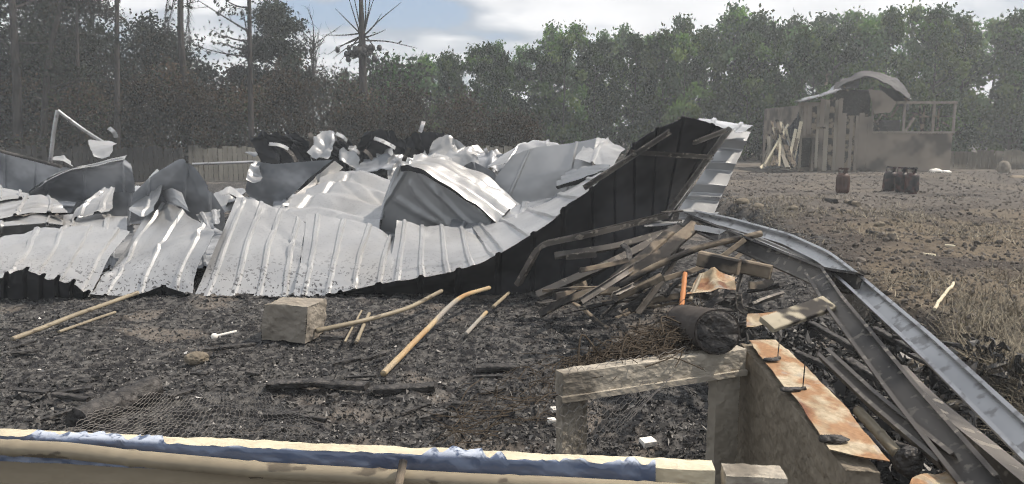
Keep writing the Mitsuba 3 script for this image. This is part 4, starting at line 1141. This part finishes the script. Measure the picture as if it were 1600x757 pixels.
housesheet('roof_sheet', [[(1306, 137, HY - .3), (1340, 121, HY - .3), (1366, 122, HY - .3), (1398, 140, HY - .3), (1423, 158, HY - .3)], [(1312, 127, HY + 1.4), (1345, 111, HY + 1.4), (1369, 111, HY + 1.4), (1404, 124, HY + 1.4), (1424, 149, HY + 1.4)]], M['roof_dark'])
housesheet('roof_sheet', [[(1300, 146, HY - .1), (1320, 140, HY - .1), (1342, 136, HY - .1)], [(1304, 127, HY + .6), (1325, 121, HY + .6), (1346, 116, HY + .6)]], M['roof_dark'])
housesheet('roof_sheet', [[(1378, 150, HY + .2), (1396, 158, HY + .2), (1420, 170, HY + .2)], [(1372, 132, HY + .6), (1398, 140, HY + .6), (1424, 158, HY + .6)]], M['soot'])
housesheet('roof_sheet', [[(1246, 160, HY - .25), (1275, 152, HY - .25), (1308, 139, HY - .25)], [(1256, 158, HY + 2), (1285, 148, HY + 2), (1312, 134, HY + 2)]], M['slate'])
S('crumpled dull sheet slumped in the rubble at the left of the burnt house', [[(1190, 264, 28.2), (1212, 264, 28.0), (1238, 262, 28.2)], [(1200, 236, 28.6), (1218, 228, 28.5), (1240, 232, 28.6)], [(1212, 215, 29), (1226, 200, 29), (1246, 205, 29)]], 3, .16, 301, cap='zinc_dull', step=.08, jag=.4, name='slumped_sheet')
S('brown scorched sheet leaning on the side of the burnt house', [[(1212, 262, 28.4), (1230, 262, 28.4), (1248, 262, 28.4)], [(1224, 220, 28.7), (1236, 205, 28.7), (1250, 200, 28.7)], [(1232, 196, 29), (1242, 184, 29), (1252, 176, 29)]], 2, .14, 302, cap='soot', step=.08, jag=.4, name='slumped_sheet')
# rubble beside the house
r = np.random.default_rng(13)
for k in range(46):
    a = at(r.uniform(1188, 1246), r.uniform(252, 264), HY - r.uniform(0.2, 1.2)); b = at(r.uniform(1200, 1252), r.uniform(182, 250), HY - r.uniform(0, .6))
    one('leaning_plank', 'broken pale plank leaning in the rubble left of the burnt house', 'plank', bar(np.array([a, b]), r.uniform(.05, .16), .03, (0, -1, .3)), M[['wood', 'timber', 'fence', 'wood'][k % 4]], group='planks in the rubble beside the house')
for k, (px, py, w, h, lab, mt) in enumerate(((1462, 271, .5, .22, 'white crumpled bag on the ground right of the house wall', 'white'), (1478, 272, .35, .18, 'smaller white bag right of the crumpled one', 'white'), (1511, 266, .25, .35, 'upright white scrap near the grey fence', 'white'), (1497, 263, .4, .35, 'dark round bundle near the grey fence', 'soot'), (1568, 272, .45, .6, 'grey concrete lump standing before the grey fence', 'concrete'), (1590, 280, .6, .15, 'dark debris pile at the right edge before the fence', 'wood'), (1224, 264, .3, .2, 'white rag at the foot of the rubble by the house', 'white'), (1445, 268, .5, .1, 'pale flattened rag at the foot of the house wall', 'timber'))):
    m = roughen(trimesh.creation.icosphere(3, 1.0), .22, 1.6, 60 + k); m.vertices *= [w / 2, w / 2, h / 2]
    c = gd(px, py, .25); m.apply_translation([c[0], c[1], c[2] + h * .3])
    one('litter_lump', lab, 'litter', m, M[mt], 50)

# ------------------------------------------------------------------ fences


def fence(name, label, x0, x1, y0, y1, h, seed, w=.16, gap=.012, mat='fence'):
    r = np.random.default_rng(seed)
    k = thing(name, label, 'fence')
    p0, p1 = np.array([x0, y0]), np.array([x1, y1]); L = np.linalg.norm(p1 - p0); d = (p1 - p0) / L; ang = math.atan2(d[1], d[0])
    n = int(L / (w + gap))
    vs = []
    for t in range(n):
        if r.random() < .05: continue
        hh = h * r.uniform(.93, 1.04)
        m = trimesh.creation.box([w * r.uniform(.92, 1), .02, hh]); m.apply_transform(trimesh.transformations.rotation_matrix(r.normal() * .012, [0, 1, 0])); m.apply_translation([0, r.normal() * .006, hh / 2])
        m.apply_transform(trimesh.transformations.rotation_matrix(ang, [0, 0, 1])); c = p0 + d * (t + .5) * (w + gap); m.apply_translation([c[0], c[1], 0])
        part(k, 'plank', m, M[mat])
    for z in (h * .25, h * .78):
        a, b = np.array([*p0, z]), np.array([*p1, z]); o = np.array([-d[1], d[0], 0]) * .05
        part(k, 'rail', bar(np.array([a + o, b + o]), .04, .08), M[mat])
    return k


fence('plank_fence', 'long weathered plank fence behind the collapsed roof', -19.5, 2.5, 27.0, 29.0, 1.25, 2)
fence('grey_fence', 'grey fence of boards right of the burnt house', 17.4, 27, 31, 30.5, 1.05, 5)

# leaning pipe at back left
one('bent_pipe', 'pale pipe standing up at back left with a dark strut', 'pipe', cat(tube(curve(P((78, 262, 13.5), (84, 205, 13.5), (90, 173, 13.5)), .06), .035, 8), tube(curve(P((90, 173, 13.5), (130, 203, 13.7), (170, 228, 14)), .06), .03, 8)), M['steel'], 50)
one('bent_pipe', 'thin rail slanting along the dark wall sheet at far left', 'rail', tube(P((-40, 226, 12.9), (96, 261, 12.9)), .028, 8), M['steel_burnt'], 50)
one('bent_pipe', 'thin bright rod running level in front of the plank fence', 'rod', tube(P((300, 257, 12.5), (398, 253, 12.9)), .022, 8), M['steel'], 50)
# upright twisted strips in the back heap
strips = [((482, 208), (488, 232)), ((486, 246), (494, 215)), ((497, 216), (501, 236)), ((513, 206), (516, 232)), ((519, 206), (524, 222)), ((527, 208), (542, 222)), ((503, 220), (514, 232)), ((422, 226), (450, 234)), ((586, 218), (616, 230)), ((570, 236), (582, 250)), ((655, 206), (660, 190)), ((545, 232), (560, 240)), ((640, 232), (632, 250)), ((757, 232), (764, 250)), ((170, 200), (182, 215)), ((465, 258), (446, 232))]
for k, (a, b) in enumerate(strips):
    Yd = 14 + (k % 4) * .3
    p = curve(P((*a, Yd), ((a[0] + b[0]) / 2 + 2, (a[1] + b[1]) / 2 - 2, Yd), (*b, Yd + .1)), .04, 2)
    one('twisted_strip', 'thin twisted metal strip sticking up from the back of the heap', 'metal strip', bar(wobble(p, .05, k), .075, .014, (.3, -1, .6)), M['steel'] if k % 3 else M['steel_burnt'], group='twisted strips at the back of the heap')
r = np.random.default_rng(17)
for k in range(8):
    px = [505, 530, 560, 590, 612, 540, 470, 690][k]; c = at(px, 252, 15.5 + (k % 3) * .4); w = r.uniform(.5, .9); h = r.uniform(.3, .6)
    a = r.uniform(-.5, .5); ex = np.array([math.cos(a), math.sin(a), 0]) * w; top = c + [r.normal() * .2, -.2, h]
    S('black scorched sheet in the dark heap before the far fence', [[c - ex - [0, 0, .6], c - [0, 0, .6], c + ex - [0, 0, .6]], [c - ex, c + [0, .1, .1], c + ex], [top - ex * .6, top, top + ex * .5]], 2, .08, 200 + k, raw=True, cap='soot', name='scorched_sheet', group='black sheets at the back of the heap', jag=.2)

# ------------------------------------------------------------------ trees


def leaves(pos, size, r, col, flat=.0):
    n = len(pos)
    v = np.array([[-.5, 0, 0], [0, -.32, 0], [.5, 0, 0], [0, .32, 0.0]]); f = np.array([[0, 1, 2], [0, 2, 3]])
    s = size * r.uniform(.6, 1.35, n)
    return scatter(v, f, pos, np.stack([s, s, s], -1), rot_rand(n, r), col)


def tree_geo(h, rad, z0, n, size, seed, cols, clumps=26, trunk=.11, shape=1.0, spread=.30, lean=0, low=.25):
    """(wood mesh, leaf mesh, leaf colours) of a tree standing at the origin."""
    r = np.random.default_rng(seed)
    cz = r.uniform(low, 1, clumps)
    prof = np.sin(np.clip((cz - low) / (1 - low) * .86 + .14, 0, 1) * math.pi) ** shape
    a = r.uniform(0, 6.28, clumps); rr = rad * prof * np.sqrt(r.random(clumps)) * 1.05
    c = np.stack([rr * np.cos(a) + lean * cz, rr * np.sin(a), z0 + (h - z0) * cz], -1)
    w = r.integers(0, clumps, n)
    sg = rad * spread * r.uniform(.55, 1.2, clumps)
    p = c[w] + r.normal(size=(n, 3)) * sg[w][:, None] * np.array([1, 1, .8])
    p = p[p[:, 2] > .1]; w = w[:len(p)]
    cb = np.array(cols)[r.integers(0, len(cols), clumps)] * r.uniform(.5, 1.5, clumps)[:, None]
    col = cb[w] * r.uniform(.88, 1.12, len(p))[:, None]
    lm, lc = leaves(p, size, r, np.clip(col, .005, .7))
    tp = np.array([[0, 0, -.1], [r.normal() * .12 + lean * .3, r.normal() * .1, h * .35], [r.normal() * .2 + lean * .65, r.normal() * .15, h * .65], [lean * .95, 0, h * .93]])
    tp = curve(tp, .4, 1)
    wood = [tube(tp, np.linspace(trunk, trunk * .2, len(tp)), 7, False)]
    for k in range(clumps):
        zt_ = max(.3, c[k, 2] - rad * .5); b = np.array([np.interp(zt_, tp[:, 2], tp[:, 0]), np.interp(zt_, tp[:, 2], tp[:, 1]), zt_])
        wood.append(tube(curve(np.array([b, (b + c[k]) / 2 + [0, 0, -.1], c[k]]), .4, 1), np.linspace(trunk * .35, trunk * .08, len(curve(np.array([b, (b + c[k]) / 2 + [0, 0, -.1], c[k]]), .4, 1))), 4, False))
    return cat(*wood), lm, lc


def place_tree(name, label, cat_, geo, x, y, rz, s, leafmat, group=None, crown='crown'):
    k = thing(name, label, cat_, group)
    Mx = T().translate([x, y, 0]).rotate([0, 0, 1], rz).scale(list(s) if hasattr(s, '__len__') else s)
    scene[k + '__trunk'] = {**geo[0], 'to_world': Mx}
    if geo[1]: scene[k + '__' + crown] = {**geo[1], 'to_world': Mx}
    return k


def prep(geo, leafmat, wood='bark'):
    return mikit.ply(geo[0], M[wood], smooth=True), mikit.ply(geo[1], M[leafmat], color=geo[2])


GREEN = [(.060, .125, .030), (.040, .090, .028), (.095, .155, .045), (.030, .065, .030), (.065, .105, .035), (.045, .085, .045)]
BROWN = [(.060, .040, .025), (.042, .032, .024), (.085, .056, .034), (.030, .028, .024), (.035, .042, .022)]
DARK = [(.022, .026, .018), (.03, .032, .022), (.018, .022, .016)]
green = [prep(tree_geo(8, 1.75, .6, 5600, .25, 300 + k, (np.array(GREEN) * [1.12, 1.0, .85] + .006) * [1.4, .7, 1.8, 1.0, 1.5, .5, 1.2][k], 40, .10, .5, .17, 0, .05), 'green_leaf') for k in range(7)]
tops_px = [560, 600, 700, 760, 820, 900, 1000, 1100, 1200, 1300, 1400, 1450, 1500, 1550, 1600, 1700]
tops_py = [110, 92, 85, 62, 55, 48, 38, 24, 22, 20, 8, 10, 26, 8, 12, 14]
r = np.random.default_rng(77)
cnt = 0
for row, (yd, sp, x0) in enumerate(((41, 1.5, -8.0), (45, 1.7, -9.5), (50, 2.2, -11))):
    x = x0
    while x < yd * .74:
        yy_ = yd + r.normal() * .8
        px = 800 + FPX * x / yy_
        py = np.interp(px, tops_px, tops_py) + r.uniform(-6, 16)
        h = at(px, py, yy_)[2]
        s = h / 8.35
        place_tree('plantation_tree', 'leafy green tree in the dense plantation row behind the burnt house', 'tree', green[int(r.integers(0, 7))], x + r.normal() * .25, yy_, r.uniform(0, 360), (s * r.uniform(.62, .92), s * r.uniform(.75, 1.0), s * r.uniform(.94, 1.06)), 'green_leaf', 'plantation trees along the back')
        x += sp * r.uniform(.8, 1.2); cnt += 1
# bushes: scorched undergrowth on the left
bush = [prep(tree_geo(3.4, 1.7, .1, 6000, .12, 400 + k, np.array(BROWN) * [1, .55, .8, 1.3][k], 30, .04, .5, .20, 0, .02), 'leaf') for k in range(4)]
k = 0
for yd, sp in ((30.5, 2.1), (33, 2.4)):
    x = -25.0
    while x < 2.0:
        px = 800 + FPX * x / yd
        hpx = np.interp(px, [0, 150, 200, 300, 400, 450, 560, 640, 760, 950], [110, 120, 150, 140, 140, 150, 165, 170, 185, 200])
        s = (at(px, hpx, yd)[2] + (0.6 if yd > 31 else 0)) / 3.5
        place_tree('scorched_bush', 'brown scorched bush in the thicket behind the plank fence', 'bush', bush[int(r.integers(0, 4))], x, yd + r.normal() * .4, r.uniform(0, 360), (max(s, .75), max(s, .75), s * r.uniform(.85, 1.15)), 'leaf', 'scorched bushes behind the fence', 'foliage')
        x += sp * r.uniform(.8, 1.2); k += 1
# single trees at left


def single(name, label, px, py_top, Yd, rad, n, size, seed, cols, leafmat='leaf', **kw):
    h = float(at(px, py_top, Yd)[2]); x = float(at(px, 200, Yd)[0])
    g = tree_geo(h, rad, kw.pop('z0', .8), n, size, seed, cols, **kw)
    place_tree(name, label, 'tree', prep(g, leafmat), x, Yd, 0, 1.0, leafmat)


single('round_tree', 'dark round-crowned tree behind the drooping-topped trunk', 252, 52, 35, 2.1, 14000, .16, 501, DARK + [(.05, .042, .03)], clumps=44, shape=.45, spread=.22, low=.2, trunk=.12)
single('round_tree', 'lower dark bushy tree right of the round-crowned one', 312, 108, 36, 1.3, 4000, .20, 502, DARK + BROWN[:2], clumps=24, shape=.5, spread=.26, low=.1)
single('tall_dense_tree', 'tall dense dark tree with a narrow domed crown', 437, 12, 36, 1.35, 14000, .15, 503, DARK + [(.03, .04, .025)], clumps=46, shape=.4, spread=.24, low=.25, trunk=.12)
single('tall_dense_tree', 'shorter dark tree left of the tall domed one', 378, 110, 37, 1.2, 3800, .2, 504, DARK + BROWN[:2], clumps=22, shape=.5, spread=.28, low=.1)
single('scorched_tree', 'big scorched tree with broken crown at the far left edge', 10, -90, 32, 2.6, 15000, .15, 505, DARK + BROWN[3:], clumps=50, shape=.5, spread=.22, low=.15, trunk=.22, z0=1)
single('scorched_tree', 'scorched tree leaning right next to the far left one', 78, -60, 33, 2.3, 13000, .15, 506, DARK + BROWN[3:], clumps=44, shape=.5, spread=.22, low=.15, trunk=.17, lean=.5)
single('scorched_tree', 'scorched leafy tree touching the straight dark trunk', 150, -40, 34, 1.8, 9000, .14, 507, DARK + BROWN[:4], clumps=34, shape=.5, spread=.24, low=.15, trunk=.12)
single('scorched_tree', 'brown scorched tree low behind the leaning pipe', 110, 60, 34.5, 2.2, 11000, .14, 508, BROWN, clumps=36, shape=.5, spread=.26, low=.05)
single('scorched_tree', 'sparse brown tree between the tall domed tree and the palm', 505, 120, 37, 1.6, 8000, .13, 509, BROWN + DARK, clumps=26, shape=.5, spread=.3, low=.05)
single('scorched_tree', 'dull green-brown tree just right of the burnt palm', 610, 100, 38, 1.7, 4200, .22, 510, BROWN[3:] + GREEN[1:2], 'leaf', clumps=26, shape=.5, spread=.3, low=.05)


def bare_tree(label, base, path, rad0, nbr, seed, blen=1.6, name='bare_tree', up=.6, leaf_n=0, sidebias=0, zmin=.35):
    """A bare trunk along path (pixels at one depth) with forking branches and thin twigs."""
    r = np.random.default_rng(seed)
    tp = curve(np.array([at(px, py, base) for px, py in path]), .15, 3)
    tp[0, 2] = min(tp[0, 2], 0)
    n = len(tp)
    rad = np.linspace(rad0, rad0 * .45, n)
    wood = [tube(tp, rad, 8)]
    tips = []
    for _ in range(nbr):
        i0 = int(n * r.uniform(zmin, .98)); a = r.uniform(0, 6.28)
        d = unit([math.cos(a) + sidebias, math.sin(a) * .6, up * r.uniform(.2, 1.6)])
        L = blen * r.uniform(.5, 1.2)
        p = np.array([tp[i0], tp[i0] + d * L * .5 + r.normal(size=3) * .08, tp[i0] + d * L + r.normal(size=3) * .2 + [0, 0, .1]])
        p = curve(p, .12, 2)
        wood.append(tube(p, np.linspace(rad0 * .3, rad0 * .08, len(p)), 5, False))
        for __ in range(5):
            j0 = r.integers(len(p) // 3, len(p)); d2 = unit(d + r.normal(size=3) * .7); L2 = L * r.uniform(.2, .5)
            q_ = np.array([p[j0], p[j0] + d2 * L2 * .5 + r.normal(size=3) * .04, p[j0] + d2 * L2])
            wood.append(tube(q_, [rad0 * .10, rad0 * .07, rad0 * .04], 4, False)); tips += [q_[1], q_[2]]
    k = thing(name, label, 'tree')
    part(k, 'trunk', cat(*wood), M['bark'], True)
    if leaf_n:
        tips = np.array(tips); p = tips[r.integers(0, len(tips), leaf_n)] + r.normal(size=(leaf_n, 3)) * .13
        lm, lc = leaves(p, .15, r, np.array(DARK)[r.integers(0, 3, leaf_n)] * 1.6)
        part(k, 'foliage', lm, M['leaf'], color=lc)


bare_tree('straight dark trunk rising out of the frame left of the round tree', 29.3, [(184, 290), (183, 120), (182, -70)], .14, 8, 601, 1.3, 'bare_tree', leaf_n=900, zmin=.6)
bare_tree('tall straight bare trunk with leafy twigs beside the tall domed tree', 29.3, [(394, 290), (391, 120), (388, -80)], .13, 13, 602, 1.7, 'bare_tree', leaf_n=420, sidebias=-.8, zmin=.45)
bare_tree('thin bare tree with fine upright branches left of the palm', 36, [(490, 260), (489, 150), (490, 60)], .09, 26, 603, 1.5, up=1.6, zmin=.45)
bare_tree('forked dark trunk at the far left edge', 28.6, [(30, 300), (26, 120), (14, -80)], .20, 8, 604, 2.0, 'bare_tree', leaf_n=500, zmin=.4)
bare_tree('dark slanting trunk leaning right at the far left', 29.0, [(62, 300), (75, 90), (112, -60)], .15, 8, 605, 1.8, 'bare_tree', leaf_n=500, zmin=.4)
bare_tree('thin dark trunk between the slanting and the straight one', 29.6, [(128, 300), (122, 120), (118, -60)], .09, 8, 606, 1.4, 'bare_tree', leaf_n=500, zmin=.4)
# drooping-topped burnt palm trunk
k = thing('burnt_palm', 'slim burnt palm trunk with dead fronds drooping at its top', 'palm tree')
tp = curve(P((294, 290, 32), (290, 130, 32), (281, 60, 32), (283, -40, 32)), .2, 4)
part(k, 'trunk', tube(tp, np.linspace(.16, .11, len(tp)), 9), M['bark'], True)
r = np.random.default_rng(41)
for (a, b, c_) in (((283, -20), (262, -10), (257, 50)), ((283, -20), (292, -15), (296, 62)), ((283, -25), (275, -18), (262, 45)), ((283, -25), (300, -20), (290, 55))):
    rb = curve(P((*a, 32), (*b, 31.9), (*c_, 31.8)), .08, 3)
    segs = [tube(rb, np.linspace(.03, .008, len(rb)), 5, False)]
    for q_ in rb[len(rb) // 4:]:
        for __ in range(3):
            segs.append(tube(np.array([q_, q_ + [r.normal() * .10, r.normal() * .10, -r.uniform(.2, .5)]]), [.006, .002], 3, False))
    part(k, 'frond', cat(*segs), M['bark'])
# the burnt palm with radiating bare ribs
k = thing('burnt_palm', 'burnt palm with bare frond ribs radiating from its crown', 'palm tree')
PY = 33.0
tp = curve(P((572, 285, PY), (568, 160, PY), (566, 70, PY)), .2, 3)
part(k, 'trunk', roughen(tube(tp, np.linspace(.24, .15, len(tp)), 10), .02, 5, 2), M['bark'], True)
part(k, 'spear', tube(curve(P((566, 72, PY), (565, 30, PY), (563, -40, PY)), .1), np.linspace(.15, .05, len(curve(P((566, 72, PY), (565, 30, PY), (563, -40, PY)), .1))), 8), M['bark'], True)
ends = [((552, 20), (541, -15)), ((556, 10), (549, -25)), ((545, 35), (524, 14)), ((575, 25), (581, -25)), ((578, 15), (588, -12)), ((592, 32), (627, 4)), ((580, 48), (596, 22)), ((540, 56), (505, 55)), ((605, 64), (652, 76)), ((585, 55), (602, 47)), ((540, 68), (512, 86)), ((548, 75), (530, 98)), ((545, 72), (520, 92)), ((572, 30), (570, -30)), ((550, 66), (525, 74)), ((584, 70), (594, 100)), ((552, 80), (545, 104))]
for n, (m1, e1) in enumerate(ends):
    rb = curve(P((566, 64 - (n % 4) * 4, PY), (*m1, PY + (n % 3 - 1) * .25), (*e1, PY + (n % 3 - 1) * .6)), .08, 4)
    part(k, 'frond_rib', tube(rb, np.linspace(.038, .010, len(rb)), 5), M['bark'], True)
fr = np.random.default_rng(4)
fm = []
for n in range(46):
    c = at(566 + fr.normal() * 13, 74 + abs(fr.normal()) * 10, PY - .2 + fr.normal() * .25)
    m = trimesh.creation.icosphere(1, fr.uniform(.06, .13)); m.vertices *= [1, 1, 1.3]; m.apply_translation(c); fm.append(m)
part(k, 'fruit_cluster', cat(*fm), M['charwood'], 50)
labels[k + '__fruit_cluster'] = {'kind': 'stuff'}

# ------------------------------------------------------------------ smoke haze
scene['haze'] = {'type': 'cube', 'to_world': T().translate([0, 74, 6]).scale([170, 96, 7.5]), 'bsdf': {'type': 'null'}, 'interior': {'type': 'ref', 'id': 'haze_air'}}
labels['haze'] = {'label': 'thin smoke haze hanging over the burnt site', 'category': 'haze', 'kind': 'stuff'}
labels['sky'] = {'label': 'bright sky with white clouds and pale blue gaps', 'category': 'sky', 'kind': 'structure'}
